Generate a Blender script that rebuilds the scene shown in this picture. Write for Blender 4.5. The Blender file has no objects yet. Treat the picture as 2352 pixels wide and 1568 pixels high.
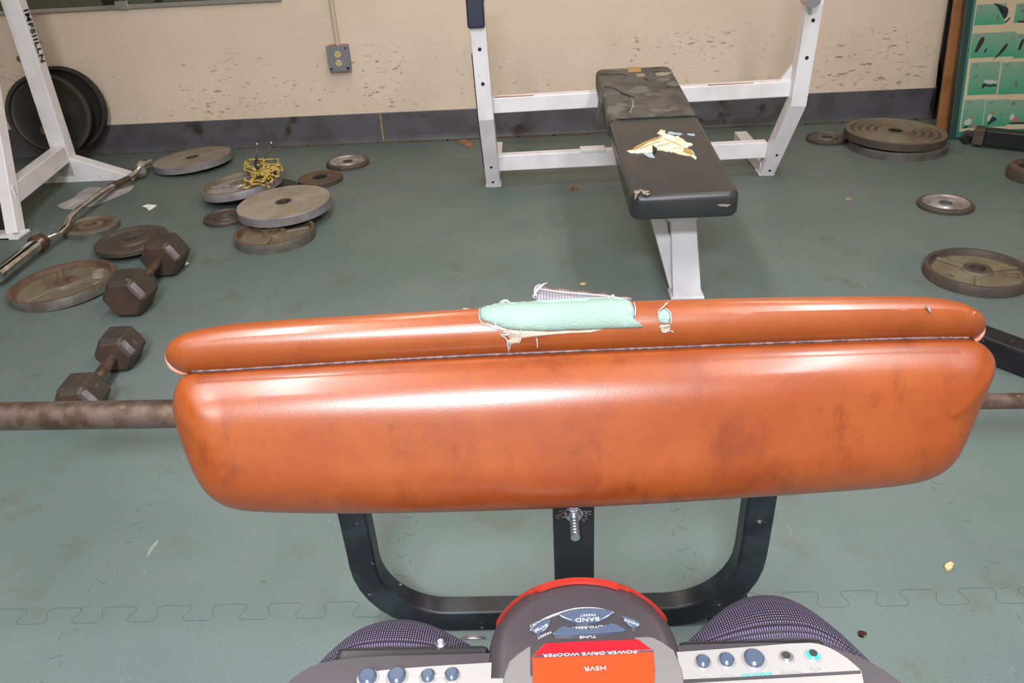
import bpy, bmesh, math, random
from mathutils import Vector, Matrix
from mathutils.bvhtree import BVHTree
random.seed(7)
C = bpy.context.scene.collection
V = Vector
PI = math.pi
# ------------------------------------------------------------------ camera
F = 1830.0; PIT = math.radians(30); ROL = math.radians(3.2); YAW = math.radians(2.5); CH = 1.25
fw = V((-math.sin(YAW)*math.cos(PIT), math.cos(YAW)*math.cos(PIT), -math.sin(PIT)))
_rt = V((math.cos(YAW), math.sin(YAW), 0)); _up = _rt.cross(fw)
rt = _rt*math.cos(ROL)-_up*math.sin(ROL); up = _up*math.cos(ROL)+_rt*math.sin(ROL)
CAM = V((0, 0, CH))
cd = bpy.data.cameras.new('camera'); cam = bpy.data.objects.new('camera', cd); C.objects.link(cam)
cam.matrix_world = Matrix(((rt.x, up.x, -fw.x, 0), (rt.y, up.y, -fw.y, 0), (rt.z, up.z, -fw.z, CH), (0, 0, 0, 1)))
cd.sensor_width = 36; cd.lens = F/2352*36; cd.clip_start = 0.01
bpy.context.scene.camera = cam
def ray(x, y): return fw+rt*((x-1176)/F)-up*((y-784)/F)
def onz(x, y, z=0.0):
    d = ray(x, y); return CAM+d*((z-CH)/d.z)
def ony(x, y, Y):
    d = ray(x, y); return CAM+d*(Y/d.y)
def dep(x, y, t): return CAM+ray(x, y)*t
def onpl(x, y, O, N):
    d = ray(x, y); return CAM+d*((O-CAM).dot(N)/d.dot(N))

# ------------------------------------------------------------------ materials
def nodes(name):
    m = bpy.data.materials.new(name); m.use_nodes = True
    nt = m.node_tree; b = nt.nodes['Principled BSDF']; return m, nt, b
def mix(nt, fac, a, b):
    n = nt.nodes.new('ShaderNodeMix'); n.data_type = 'RGBA'
    if isinstance(fac, float): n.inputs[0].default_value = fac
    else: nt.links.new(fac, n.inputs[0])
    for v, i in ((a, 6), (b, 7)):
        if isinstance(v, tuple): n.inputs[i].default_value = (*v, 1)
        else: nt.links.new(v, n.inputs[i])
    return n.outputs[2]
def noise(nt, co, scale, detail=4, rough=.55, dist=0.0, stretch=None):
    n = nt.nodes.new('ShaderNodeTexNoise'); n.inputs['Scale'].default_value = scale
    n.inputs['Detail'].default_value = detail; n.inputs['Roughness'].default_value = rough; n.inputs['Distortion'].default_value = dist
    if stretch:
        mp = nt.nodes.new('ShaderNodeMapping'); mp.inputs['Scale'].default_value = stretch
        nt.links.new(co, mp.inputs[0]); co = mp.outputs[0]
    nt.links.new(co, n.inputs['Vector']); return n.outputs[0]
def ramp(nt, src, lo, hi):
    r = nt.nodes.new('ShaderNodeMapRange'); r.interpolation_type = 'SMOOTHSTEP'
    r.inputs[1].default_value = lo; r.inputs[2].default_value = hi
    nt.links.new(src, r.inputs[0]); return r.outputs[0]
def math_(nt, op, a, b):
    n = nt.nodes.new('ShaderNodeMath'); n.operation = op
    for v, i in ((a, 0), (b, 1)):
        if isinstance(v, (int, float)): n.inputs[i].default_value = v
        else: nt.links.new(v, n.inputs[i])
    return n.outputs[0]
def coord(nt, kind='Object'):
    return nt.nodes.new('ShaderNodeTexCoord').outputs[kind]
def bump(nt, b, h, s, d=.002):
    n = nt.nodes.new('ShaderNodeBump'); n.inputs['Strength'].default_value = s; n.inputs['Distance'].default_value = d
    nt.links.new(h, n.inputs['Height']); nt.links.new(n.outputs[0], b.inputs['Normal'])
def mat(name, c1, c2=None, rough=.5, metal=0.0, scale=12, lo=.4, hi=.65, spots=None, sscale=30, slo=.62, shi=.7, bs=0.0, bscale=80, coat=0.0, r2=None, spec=.5):
    m, nt, b = nodes(name); co = coord(nt)
    col = c1
    b.inputs['Roughness'].default_value = rough; b.inputs['Metallic'].default_value = metal
    b.inputs['Specular IOR Level'].default_value = spec
    b.inputs['Coat Weight'].default_value = coat; b.inputs['Coat Roughness'].default_value = .15
    out = None
    if c2:
        f = ramp(nt, noise(nt, co, scale), lo, hi); out = mix(nt, f, c1, c2)
        if r2 is not None:
            rr = nt.nodes.new('ShaderNodeMapRange'); nt.links.new(f, rr.inputs[0]); rr.inputs[3].default_value = rough; rr.inputs[4].default_value = r2
            nt.links.new(rr.outputs[0], b.inputs['Roughness'])
    if spots:
        f = ramp(nt, noise(nt, co, sscale, 5), slo, shi); out = mix(nt, f, out or c1, spots)
    if out: nt.links.new(out, b.inputs['Base Color'])
    else: b.inputs['Base Color'].default_value = (*c1, 1)
    if bs: bump(nt, b, noise(nt, co, bscale, 3), bs)
    return m
M = {}
# floor: dull green rubber mats
m, nt, b = nodes('rubber_mat_floor'); co = coord(nt)
c = mix(nt, ramp(nt, noise(nt, co, 1.6, 5), .35, .7), (.088, .116, .108), (.116, .138, .130))
c = mix(nt, ramp(nt, noise(nt, co, 5, 6, .65), .55, .72), c, (.085, .092, .070))
c = mix(nt, ramp(nt, noise(nt, co, 300, 2), .45, .75), c, (.125, .145, .135))
c = mix(nt, ramp(nt, noise(nt, co, 22, 3, .5, 1.0, (1, .35, 1)), .72, .77), c, (.19, .20, .19))
c = mix(nt, ramp(nt, noise(nt, co, 14, 4, .6, 0, (1, 2.5, 1)), .68, .78), c, (.062, .056, .042))
nt.links.new(c, b.inputs['Base Color']); b.inputs['Roughness'].default_value = .55
bump(nt, b, noise(nt, co, 400, 2), .25, .001); M['floor'] = m
# wall: cream painted block with black scuffs low down
m, nt, b = nodes('cream_wall_paint'); co = coord(nt)
c = mix(nt, ramp(nt, noise(nt, co, 2, 4), .3, .7), (.635, .50, .39), (.69, .55, .435))
sc_ = noise(nt, co, 26, 4, .6, .3, (1, 1, 2.6)); big = noise(nt, co, 1.7, 3, .5)
sep = nt.nodes.new('ShaderNodeSeparateXYZ'); nt.links.new(co, sep.inputs[0])
zb = math_(nt, 'MULTIPLY', ramp(nt, sep.outputs[2], .12, .24), math_(nt, 'SUBTRACT', 1.0, ramp(nt, sep.outputs[2], .44, .58)))
mask = math_(nt, 'MULTIPLY', ramp(nt, math_(nt, 'ADD', sc_, math_(nt, 'MULTIPLY', big, .35)), .77, .88), zb)
mask = math_(nt, 'MULTIPLY', mask, .75)
c = mix(nt, mask, c, (.17, .11, .055))
nt.links.new(c, b.inputs['Base Color']); b.inputs['Roughness'].default_value = .75
bump(nt, b, noise(nt, co, 60, 5, .6), .5, .004); M['wall'] = m
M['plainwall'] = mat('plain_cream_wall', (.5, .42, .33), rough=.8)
M['ceil'] = mat('ceiling_white', (.6, .58, .54), rough=.9)
M['base'] = mat('grey_vinyl_base', (.085, .08, .09), (.06, .055, .06), rough=.5, scale=6, spots=(.03, .02, .015), sscale=7, slo=.62, shi=.75)
M['dirt'] = mat('grime_brown', (.10, .065, .045), (.07, .08, .055), rough=.8, scale=15)
M['glue'] = mat('old_yellow_glue', (.45, .30, .10), (.2, .15, .08), rough=.7, scale=60)
M['seam'] = mat('mat_seam', (.045, .058, .056), rough=.8)
# leather
def leather(name, ca, cb, cc, rough):
    m, nt, b = nodes(name); co = coord(nt)
    c = mix(nt, ramp(nt, noise(nt, co, 14, 6, .65, .1), .3, .72), ca, cb)
    c = mix(nt, ramp(nt, noise(nt, co, 22, 6, .7, .2, (1.3, 1, .8)), .5, .8), c, cc)
    nt.links.new(c, b.inputs['Base Color']); b.inputs['Roughness'].default_value = rough
    b.inputs['Coat Weight'].default_value = .18; b.inputs['Coat Roughness'].default_value = .13; b.inputs['Specular IOR Level'].default_value = .42
    h = math_(nt, 'ADD', noise(nt, co, 900, 2), math_(nt, 'MULTIPLY', noise(nt, co, 7, 2), 6.0))
    bump(nt, b, h, .12, .0006); return m
M['leather'] = leather('orange_leather', (.190, .040, .0065), (.150, .027, .005), (.105, .017, .004), .33)
M['leather2'] = leather('orange_leather_roll', (.190, .043, .008), (.160, .032, .007), (.125, .023, .006), .33)
M['piping'] = mat('leather_piping', (.30, .12, .07), rough=.35)
M['stitch'] = mat('crease_dark', (.03, .01, .015), (.10, .05, .05), rough=.6, scale=220)
M['foam'] = mat('mint_foam', (.15, .205, .168), (.17, .228, .188), rough=.95, scale=30, spots=(.115, .20, .165), sscale=18, slo=.58, shi=.72, bs=.5, bscale=500)
M['foamdirty'] = mat('mint_foam_dirty', (.15, .21, .155), (.17, .25, .19), rough=.95, scale=45, bs=.5, bscale=500)
M['thread'] = mat('white_thread', (.30, .27, .275), rough=.9)
m, nt, b = nodes('lilac_backing_cloth'); co = coord(nt)
w = nt.nodes.new('ShaderNodeTexWave'); w.inputs['Scale'].default_value = 130; w.bands_direction = 'X'; nt.links.new(co, w.inputs[0])
nt.links.new(mix(nt, w.outputs[1], (.10, .085, .095), (.19, .165, .175)), b.inputs['Base Color']); b.inputs['Roughness'].default_value = .9; M['backing'] = m
m, nt, b = nodes('splintered_plywood'); co = coord(nt)
nt.links.new(mix(nt, ramp(nt, noise(nt, co, 60, 3, .6, .2, (.5, 3, 8)), .4, .65), (.32, .245, .18), (.12, .09, .07)), b.inputs['Base Color']); b.inputs['Roughness'].default_value = .8; M['ply'] = m
# metals
M['white'] = mat('white_powder_coat', (.74, .70, .72), (.66, .62, .63), rough=.38, scale=8, spots=(.25, .16, .10), sscale=28, slo=.71, shi=.76)
M['whitel'] = mat('white_chipped_coat', (.68, .64, .66), (.58, .54, .54), rough=.45, scale=8, spots=(.28, .2, .15), sscale=30, slo=.66, shi=.73)
M['black'] = mat('black_powder_coat', (.008, .007, .009), (.013, .012, .014), rough=.4, spec=.35, scale=10, spots=(.05, .055, .06), sscale=60, slo=.68, shi=.74)
M['blackscuff'] = mat('black_frame_scuffed', (.007, .007, .010), (.016, .019, .024), rough=.36, spec=.35, scale=14, spots=(.20, .18, .17), sscale=50, slo=.67, shi=.75)
M['rubber'] = mat('black_rubber', (.012, .012, .012), (.02, .019, .018), rough=.7, scale=10)
M['blackvinyl'] = mat('black_vinyl', (.024, .023, .024), (.032, .030, .031), rough=.33, scale=5, bs=.15, bscale=600)
M['tapevinyl'] = mat('worn_grey_vinyl_tape', (.085, .075, .065), (.045, .04, .036), rough=.6, scale=14, spots=(.13, .115, .10), sscale=8, slo=.56, shi=.6, bs=.5, bscale=25)
M['tan'] = mat('tan_tape', (.36, .22, .08), rough=.7)
M['cream'] = mat('cream_foam', (.80, .74, .55), (.62, .50, .30), rough=.9, scale=40, bs=.6, bscale=90)
M['bluegloss'] = mat('torn_edge_pale', (.35, .42, .46), rough=.3)
M['steel'] = mat('rusty_steel_bar', (.20, .14, .115), (.11, .065, .045), rough=.38, metal=.75, scale=25, spots=(.30, .17, .10), sscale=60, slo=.6, shi=.75)
M['chrome'] = mat('chrome', (.72, .70, .66), (.5, .46, .4), rough=.16, metal=1, scale=20)
M['brass'] = mat('brass_peg', (.42, .30, .13), (.32, .2, .1), rough=.4, metal=.8, scale=20)
M['zinc'] = mat('zinc_bolt', (.5, .5, .53), rough=.35, metal=1)
M['rust'] = mat('rust_rim', (.12, .066, .036), (.08, .045, .028), rough=.75, scale=20, metal=.1, bs=.4)
M['rustdark'] = mat('dark_rust_iron', (.058, .044, .036), (.078, .054, .04), rough=.6, scale=14, metal=.2, spots=(.11, .075, .05), sscale=30, bs=.4)
M['ironside'] = mat('grey_iron_edge', (.11, .105, .10), (.08, .065, .05), rough=.55, scale=18, metal=.2, bs=.3)
M['olive'] = mat('olive_grey_plate_paint', (.145, .12, .075), (.115, .085, .052), rough=.6, scale=10, spots=(.12, .07, .04), sscale=22, slo=.6, shi=.75, bs=.3)
M['pgrey'] = mat('worn_grey_plate_paint', (.275, .232, .175), (.22, .175, .13), rough=.6, scale=9, spots=(.17, .11, .06), sscale=16, slo=.62, shi=.78, bs=.2)
M['pgreyside'] = mat('grey_plate_edge', (.24, .22, .23), (.17, .15, .15), rough=.5, scale=12, metal=.2)
M['silverp'] = mat('silver_plate_paint', (.36, .32, .33), (.25, .2, .17), rough=.4, metal=.4, scale=14)
M['blackplate'] = mat('black_iron_plate', (.009, .008, .007), (.015, .012, .01), rough=.5, scale=9)
M['rubberlite'] = mat('black_rim_worn', (.035, .03, .026), rough=.5)
M['hexiron'] = mat('dark_hex_iron', (.045, .036, .029), (.062, .043, .031), rough=.5, metal=.3, scale=14, spots=(.15, .11, .09), sscale=26, slo=.6, shi=.75, bs=.4)
M['hexrust'] = mat('rusty_hex_face', (.058, .028, .018), (.034, .021, .016), rough=.6, scale=12, bs=.3)
M['edgewear'] = mat('bare_worn_edge', (.20, .17, .18), (.13, .10, .09), rough=.4, metal=.5, scale=30)
M['galv'] = mat('grey_outlet_metal', (.21, .21, .235), rough=.45, metal=.3)
M['ivory'] = mat('yellowed_ivory', (.62, .47, .22), rough=.5)
M['dark'] = mat('dark_slot', (.01, .01, .01), rough=.8)
M['redpaint'] = mat('red_brown_paint', (.40, .16, .12), rough=.6)
M['redbar'] = mat('scraped_red_primer', (.42, .14, .09), rough=.6)
M['alu'] = mat('aluminium_trim', (.45, .44, .42), rough=.3, metal=.9)
M['mirror'] = mat('mirror_glass', (.13, .14, .12), rough=.05, metal=1)
M['wood'] = mat('orange_brown_wood', (.26, .105, .032), (.20, .075, .022), rough=.55, scale=12)
M['greenframe'] = mat('dark_green_frame', (.012, .035, .028), rough=.5)
M['teal'] = mat('teal_border', (.02, .16, .14), rough=.4)
M['beigeprint'] = mat('beige_poster_paper', (.46, .37, .24), rough=.45)
m, nt, b = nodes('green_print_panel'); co = coord(nt)
sp = nt.nodes.new('ShaderNodeSeparateXYZ'); nt.links.new(coord(nt, 'Generated'), sp.inputs[0])
nt.links.new(mix(nt, sp.outputs[2], (.03, .24, .13), (.17, .27, .20)), b.inputs['Base Color']); b.inputs['Roughness'].default_value = .45; M['gpanel'] = m
M['inkblack'] = mat('print_black', (.012, .012, .018), rough=.5)
M['inkskin'] = mat('print_skin', (.30, .12, .09), rough=.5)
M['inkwhite'] = mat('print_pale', (.40, .36, .38), rough=.5)
M['inkgrey'] = mat('print_grey', (.10, .12, .11), rough=.5)
M['twine'] = mat('yellow_twine', (.42, .29, .06), (.5, .37, .12), rough=.8, scale=40)
M['paper'] = mat('crumpled_grey_cloth', (.34, .31, .29), (.27, .26, .25), rough=.85, scale=20)
M['scrap'] = mat('white_scrap', (.72, .72, .66), rough=.7)
M['leaf'] = mat('dry_leaf', (.26, .15, .07), (.15, .08, .04), rough=.8, scale=60)
M['crumb'] = mat('yellow_crumb', (.55, .38, .18), rough=.8)
# boombox
M['bbgrey'] = mat('gunmetal_plastic', (.042, .035, .038), rough=.34, metal=.35, spec=.5)
M['bbdark'] = mat('dark_glossy_plastic', (.02, .02, .02), rough=.2)
M['bbsilver'] = mat('silver_plastic', (.235, .22, .21), rough=.35, metal=.25)
M['bbsur'] = mat('grey_silver_plastic', (.135, .12, .118), rough=.35, metal=.25)
M['bbred'] = mat('red_metallic_plastic', (.36, .028, .018), rough=.3, metal=.3)
M['bbwin'] = mat('orange_red_window', (.5, .035, .008), rough=.2, coat=.5)
M['bbwin2'] = mat('crimson_window', (.42, .006, .012), rough=.2, coat=.5)
M['bbblue'] = mat('slate_blue_button', (.042, .056, .085), rough=.22, coat=.4)
M['navy'] = mat('navy_plastic_catch', (.018, .02, .05), rough=.45)
M['bbgreen'] = mat('green_jack', (.03, .42, .32), rough=.35)
M['letter'] = mat('pale_lettering', (.42, .41, .43), rough=.5)
M['letterg'] = mat('grey_lettering', (.30, .28, .28), rough=.5)
m, nt, b = nodes('woven_speaker_mesh'); co = coord(nt, 'UV')
def wav(dirn, s):
    w = nt.nodes.new('ShaderNodeTexWave'); w.bands_direction = dirn; w.inputs['Scale'].default_value = s; nt.links.new(co, w.inputs[0]); return w.outputs[1]
h = math_(nt, 'MULTIPLY', wav('X', 26), wav('Y', 34))
nt.links.new(mix(nt, ramp(nt, h, .2, .7), (.014, .010, .018), (.19, .15, .25)), b.inputs['Base Color'])
b.inputs['Roughness'].default_value = .45; b.inputs['Metallic'].default_value = .3; bump(nt, b, h, .8, .0015); M['mesh'] = m

# ------------------------------------------------------------------ mesh helpers
def link(name, bm, m, parent=None, smooth=None, bevel=0.0, seg=2):
    me = bpy.data.meshes.new(name)
    bmesh.ops.recalc_face_normals(bm, faces=bm.faces[:]); bm.to_mesh(me); bm.free()
    for x in (m if isinstance(m, (list, tuple)) else [m]): me.materials.append(M[x])
    o = bpy.data.objects.new(name, me); C.objects.link(o)
    if smooth:
        me.shade_smooth()
        md = o.modifiers.new('ws', 'WEIGHTED_NORMAL') if False else None
        for e in me.edges: pass
        if smooth < 179:
            me.set_sharp_from_angle(angle=math.radians(smooth))
    if bevel:
        b = o.modifiers.new('bevel', 'BEVEL'); b.width = bevel; b.segments = seg; b.limit_method = 'ANGLE'; b.angle_limit = .6
    if parent: o.parent = parent; o.matrix_parent_inverse = parent.matrix_world.inverted() if False else Matrix.Translation(-parent.location)
    return o
def thing(name, label, cat, loc=(0, 0, 0), group=None):
    o = bpy.data.objects.new(name, None); C.objects.link(o); o.location = loc; o.empty_display_size = .05
    return tag(o, label, cat, group)
def tag(o, label, cat, group=None):
    o['label'] = label; o['category'] = cat
    if group: o['group'] = group
    return o
def struct(o): o['kind'] = 'structure'; return o
def bbox(bm, lo, hi, mtx=None, mi=0):
    x0, y0, z0 = lo; x1, y1, z1 = hi
    vs = [V(p) for p in ((x0, y0, z0), (x1, y0, z0), (x1, y1, z0), (x0, y1, z0), (x0, y0, z1), (x1, y0, z1), (x1, y1, z1), (x0, y1, z1))]
    if mtx: vs = [mtx @ v for v in vs]
    v = [bm.verts.new(p) for p in vs]
    for f in ((0, 3, 2, 1), (4, 5, 6, 7), (0, 1, 5, 4), (1, 2, 6, 5), (2, 3, 7, 6), (3, 0, 4, 7)):
        bm.faces.new([v[i] for i in f]).material_index = mi
def box(lo, hi): bm = bmesh.new(); bbox(bm, lo, hi); return bm
def frame_of(d, upv=V((0, 0, 1))):
    d = d.normalized()
    s = d.cross(upv)
    if s.length < 1e-4: s = d.cross(V((0, 1, 0)))
    s.normalize(); return s, s.cross(d).normalized()
def beam(bm, a, b, w, h, upv=V((0, 0, 1)), mi=0):
    a = V(a); b = V(b); s, u = frame_of(b-a, upv)
    v = [bm.verts.new(p+s*(i*w/2)+u*(j*h/2)) for p in (a, b) for i, j in ((-1, -1), (1, -1), (1, 1), (-1, 1))]
    for f in ((0, 1, 2, 3), (7, 6, 5, 4), (0, 4, 5, 1), (1, 5, 6, 2), (2, 6, 7, 3), (3, 7, 4, 0)):
        bm.faces.new([v[i] for i in f]).material_index = mi
def sweep(bm, pts, sect, upv=V((0, 0, 1)), closed=False, mi=0, scales=None):
    """sweep a closed 2D section along a polyline"""
    pts = [V(p) for p in pts]; n = len(pts); rings = []
    for i, p in enumerate(pts):
        if closed: d = pts[(i+1) % n]-pts[i-1]
        else: d = (pts[min(i+1, n-1)]-pts[max(i-1, 0)])
        d.normalize(); s, u = frame_of(d, upv)
        k = 1.0
        if 0 < i < n-1 or closed:
            a = (p-pts[i-1]).normalized(); k = 1/max(.5, abs(a.dot(d)))
        sc = scales[i] if scales else 1
        rings.append([bm.verts.new(p+s*(x*k*sc)+u*(y*sc)) for x, y in sect])
    m = len(sect)
    for i in range(n if closed else n-1):
        A, B = rings[i], rings[(i+1) % n]
        for j in range(m): bm.faces.new((A[j], A[(j+1) % m], B[(j+1) % m], B[j])).material_index = mi
    if not closed:
        bm.faces.new(rings[0]).material_index = mi; bm.faces.new(rings[-1][::-1]).material_index = mi
def circ(r, n=12): return [(r*math.cos(2*PI*i/n), r*math.sin(2*PI*i/n)) for i in range(n)]
def rectsec(w, h): return [(-w/2, -h/2), (w/2, -h/2), (w/2, h/2), (-w/2, h/2)]
def tube(bm, pts, r, n=12, mi=0, closed=False, scales=None, upv=V((0, 0, 1))): sweep(bm, pts, circ(r, n), upv, closed, mi, scales)
def lathe(bm, prof, mis=None, n=64, closed=True, mtx=None):
    """prof: list of (r,z); closed loop -> ring solid"""
    rings = []
    for r, z in prof:
        rings.append([bm.verts.new((mtx or Matrix()) @ V((r*math.cos(2*PI*i/n), r*math.sin(2*PI*i/n), z))) for i in range(n)])
    k = len(prof)
    for i in range(k if closed else k-1):
        A, B = rings[i], rings[(i+1) % k]
        for j in range(n):
            bm.faces.new((A[j], A[(j+1) % n], B[(j+1) % n], B[j])).material_index = mis[i] if mis else 0
def axis_mtx(o, d):
    d = V(d).normalized(); return Matrix.Translation(o) @ d.to_track_quat('Z', 'Y').to_matrix().to_4x4()
def disc(bm, o, d, r, h, n=24, mi=0, bev=0.0):
    """solid cylinder from o along d"""
    mt = axis_mtx(o, d)
    prof = [(r, 0), (r, h-bev), (r-bev, h)] if bev else [(r, 0), (r, h)]
    rings = [[bm.verts.new(mt @ V((q*math.cos(2*PI*i/n), q*math.sin(2*PI*i/n), z))) for i in range(n)] for q, z in prof]
    for A, B in zip(rings, rings[1:]):
        for j in range(n): bm.faces.new((A[j], A[(j+1) % n], B[(j+1) % n], B[j])).material_index = mi
    bm.faces.new(rings[0][::-1]).material_index = mi; bm.faces.new(rings[-1]).material_index = mi
def prism(bm, pts, off, mi=0):
    """solid from 3D polygon pts extruded by vector off"""
    off = V(off); A = [bm.verts.new(p) for p in pts]; B = [bm.verts.new(V(p)+off) for p in pts]
    n = len(A)
    f1 = bm.faces.new(A[::-1]); f2 = bm.faces.new(B)
    f1.material_index = f2.material_index = mi
    for i in range(n): bm.faces.new((A[i], A[(i+1) % n], B[(i+1) % n], B[i])).material_index = mi
    if n > 4: bmesh.ops.triangulate(bm, faces=[f1, f2])
def text_obj(name, s, size, mtx, m, parent=None, depth=.0006, spacing=1.0, bold=0.0, sx=1.0):
    cu = bpy.data.curves.new(name, 'FONT'); cu.body = s; cu.size = size; cu.align_x = 'CENTER'; cu.align_y = 'CENTER'
    cu.extrude = depth; cu.space_character = spacing; cu.offset = bold; cu.resolution_u = 3
    t = bpy.data.objects.new('tmp', cu); C.objects.link(t); bpy.context.view_layer.update()
    me = bpy.data.meshes.new_from_object(t.evaluated_get(bpy.context.evaluated_depsgraph_get()))
    bpy.data.objects.remove(t); me.transform(mtx @ Matrix.Diagonal((sx, 1, 1, 1))); me.name = name
    me.materials.clear(); me.materials.append(M[m])
    o = bpy.data.objects.new(name, me); C.objects.link(o)
    if parent: o.parent = parent; o.matrix_parent_inverse = Matrix.Translation(-parent.location)
    return o
def smooth_poly(pts, it=2, closed=True):
    for _ in range(it):
        q = []
        n = len(pts)
        for i in range(n if closed else n-1):
            a, b = pts[i], pts[(i+1) % n]
            q += [tuple(a[k]*.75+b[k]*.25 for k in range(len(a))), tuple(a[k]*.25+b[k]*.75 for k in range(len(a)))]
        if not closed: q = [pts[0]]+q+[pts[-1]]
        pts = q
    return pts

def ragged(pts, k, j, seed=1):
    r = random.Random(seed); q = []
    for i in range(len(pts)):
        a, b = pts[i], pts[(i+1) % len(pts)]
        for t in range(k): q.append((a[0]+(b[0]-a[0])*t/k+(r.uniform(-j, j) if t else 0), a[1]+(b[1]-a[1])*t/k+(r.uniform(-j, j) if t else 0)))
    return q
# ------------------------------------------------------------------ room
WY = 4.49; X0, X1, Y0, Y1, ZC = -3.9, 3.7, -3.2, WY, 2.8
floor = struct(link('floor', box((X0, Y0, -.1), (X1, Y1+.15, 0)), 'floor'))
struct(link('wall_back', box((X0, WY, 0), (X1, WY+.15, ZC)), 'wall'))
struct(link('wall_left', box((X0-.15, Y0, 0), (X0, Y1+.15, ZC)), 'plainwall'))
struct(link('wall_right', box((X1, Y0, 0), (X1+.15, Y1+.15, ZC)), 'plainwall'))
struct(link('wall_front', box((X0, Y0-.15, 0), (X1, Y0, ZC)), 'plainwall'))
struct(link('ceiling', box((X0, Y0, ZC), (X1, Y1+.15, ZC+.1)), 'ceil'))
# vinyl cove base in two lengths with a glue-filled gap
gx = ony(877, 290, WY).x
def cove(x0, x1):
    bm = bmesh.new()
    pr = [(-.0, 0), (-.016, 0), (-.015, .004), (-.006, .014), (-.004, .03), (-.004, .158), (-.002, .162), (0, .162)]
    A = [bm.verts.new((x0, WY+y, z)) for y, z in pr]; B = [bm.verts.new((x1, WY+y, z)) for y, z in pr]
    for i in range(len(pr)): bm.faces.new((A[i], A[(i+1) % len(pr)], B[(i+1) % len(pr)], B[i]))
    bm.faces.new(A); bm.faces.new(B[::-1]); return bm
bb = struct(link('baseboard_back', cove(X0, gx-.004), 'base'))
bb2 = struct(link('baseboard_back', cove(gx+.005, X1), 'base'))
struct(link('trim_1', box((gx-.003, WY-.0035, .001), (gx+.004, WY, .165)), 'glue'))
bm = bmesh.new()   # grime line where mats stop short of the wall
pts = []
x = X0
while x < X1-.3:
    bbox(bm, (x, WY-.016-random.uniform(.012, .035), 0), (x+.21, WY-.0165, .0012)); x += .2
struct(link('trim_2', bm, 'dirt'))
bm = bmesh.new()   # short pale scrapes on the vinyl base
for px, py, h in ((595, 0, 0),): pass
# interlocking mat seams, thin recess lines with dovetail teeth
def dovetail(p0, d, n, per, amp):
    q = []
    s = V((-d.y, d.x, 0))
    for i in range(n):
        b = p0+d*(i*per)
        for a, h in ((0, -.5), (.10, -.5), (.19, -.44), (.22, -.25), (.18, 0), (.14, .25), (.17, .44), (.26, .5), (.5, .5), (.64, .5), (.73, .44), (.76, .25), (.72, 0), (.68, -.25), (.71, -.44), (.80, -.5)):
            q.append(b+d*(a*per)+s*(h*amp))
    return q
def ribbon(pts, w, skip=None):
    bm = bmesh.new(); L = []
    for i, p in enumerate(pts):
        d = (pts[min(i+1, len(pts)-1)]-pts[max(i-1, 0)]).normalized(); s = V((-d.y, d.x, 0))
        L.append((bm.verts.new(p+s*w/2+V((0, 0, .0004))), bm.verts.new(p-s*w/2+V((0, 0, .0004)))))
    for i in range(len(L)-1):
        if skip and skip(i): continue
        bm.faces.new((L[i][0], L[i][1], L[i+1][1], L[i+1][0]))
    return bm
for sy in (1.11,):
    o = link('mat_seam', ribbon(dovetail(V((-1.62, sy, 0)), V((1, 0, 0)), 34, .1145, .040), .0009), 'seam', floor)
for sx in (-1.57, -.955, -.315, .29, .90, 1.51):
    rs = random.Random(int(sx*10))
    keep = lambda i, r=rs: (i % 8) in (1, 2, 6, 7) or r.random() < .1
    o = link('mat_seam', ribbon(dovetail(V((sx, .5, 0)), V((0, 1, 0)), 20, .122, .034), .0011, keep), 'seam', floor)

# ------------------------------------------------------------------ lights (ceiling fluorescents, an added cool fill behind the camera, and the camera's flash)
def area(loc, sx, sy, e, col, rot=(0, 0, 0)):
    l = bpy.data.lights.new('ceiling_or_fill_light', 'AREA'); l.shape = 'RECTANGLE'; l.size = sx; l.size_y = sy; l.energy = e; l.color = col
    o = bpy.data.objects.new('ceiling_or_fill_light', l); C.objects.link(o); o.location = loc; o.rotation_euler = rot; return o
warm = (1.0, .90, .76); cool = (.86, .93, 1.0)
area((-.5, 2.9, ZC-.05), .16, 1.6, 18, warm)
area((1.2, 2.9, ZC-.05), .16, 1.6, 14, warm)
area((-.7, .5, ZC-.05), .16, 1.8, 50, (.97, .97, 1.0))
area((1.0, .5, ZC-.05), .16, 1.8, 50, (.97, .97, 1.0))
area((-.15, -1.6, ZC-.05), .75, .40, 225, cool)  # added cool fill, out of view, sized to shape the pad's highlight
fl = bpy.data.lights.new('camera_flash', 'SPOT'); fl.energy = 10; fl.color = (.80, .86, 1.0); fl.shadow_soft_size = .012; fl.spot_size = math.radians(100); fl.spot_blend = 1.0
fo = bpy.data.objects.new('camera_flash', fl); C.objects.link(fo)
fo.location = CAM+up*.055-rt*.045-fw*.02; fo.rotation_euler = (-(fw)).to_track_quat('Z', 'Y').to_euler()
w = bpy.data.worlds.new('world'); bpy.context.scene.world = w; w.use_nodes = True
w.node_tree.nodes['Background'].inputs[0].default_value = (.9, .85, .8, 1); w.node_tree.nodes['Background'].inputs[1].default_value = .04

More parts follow.
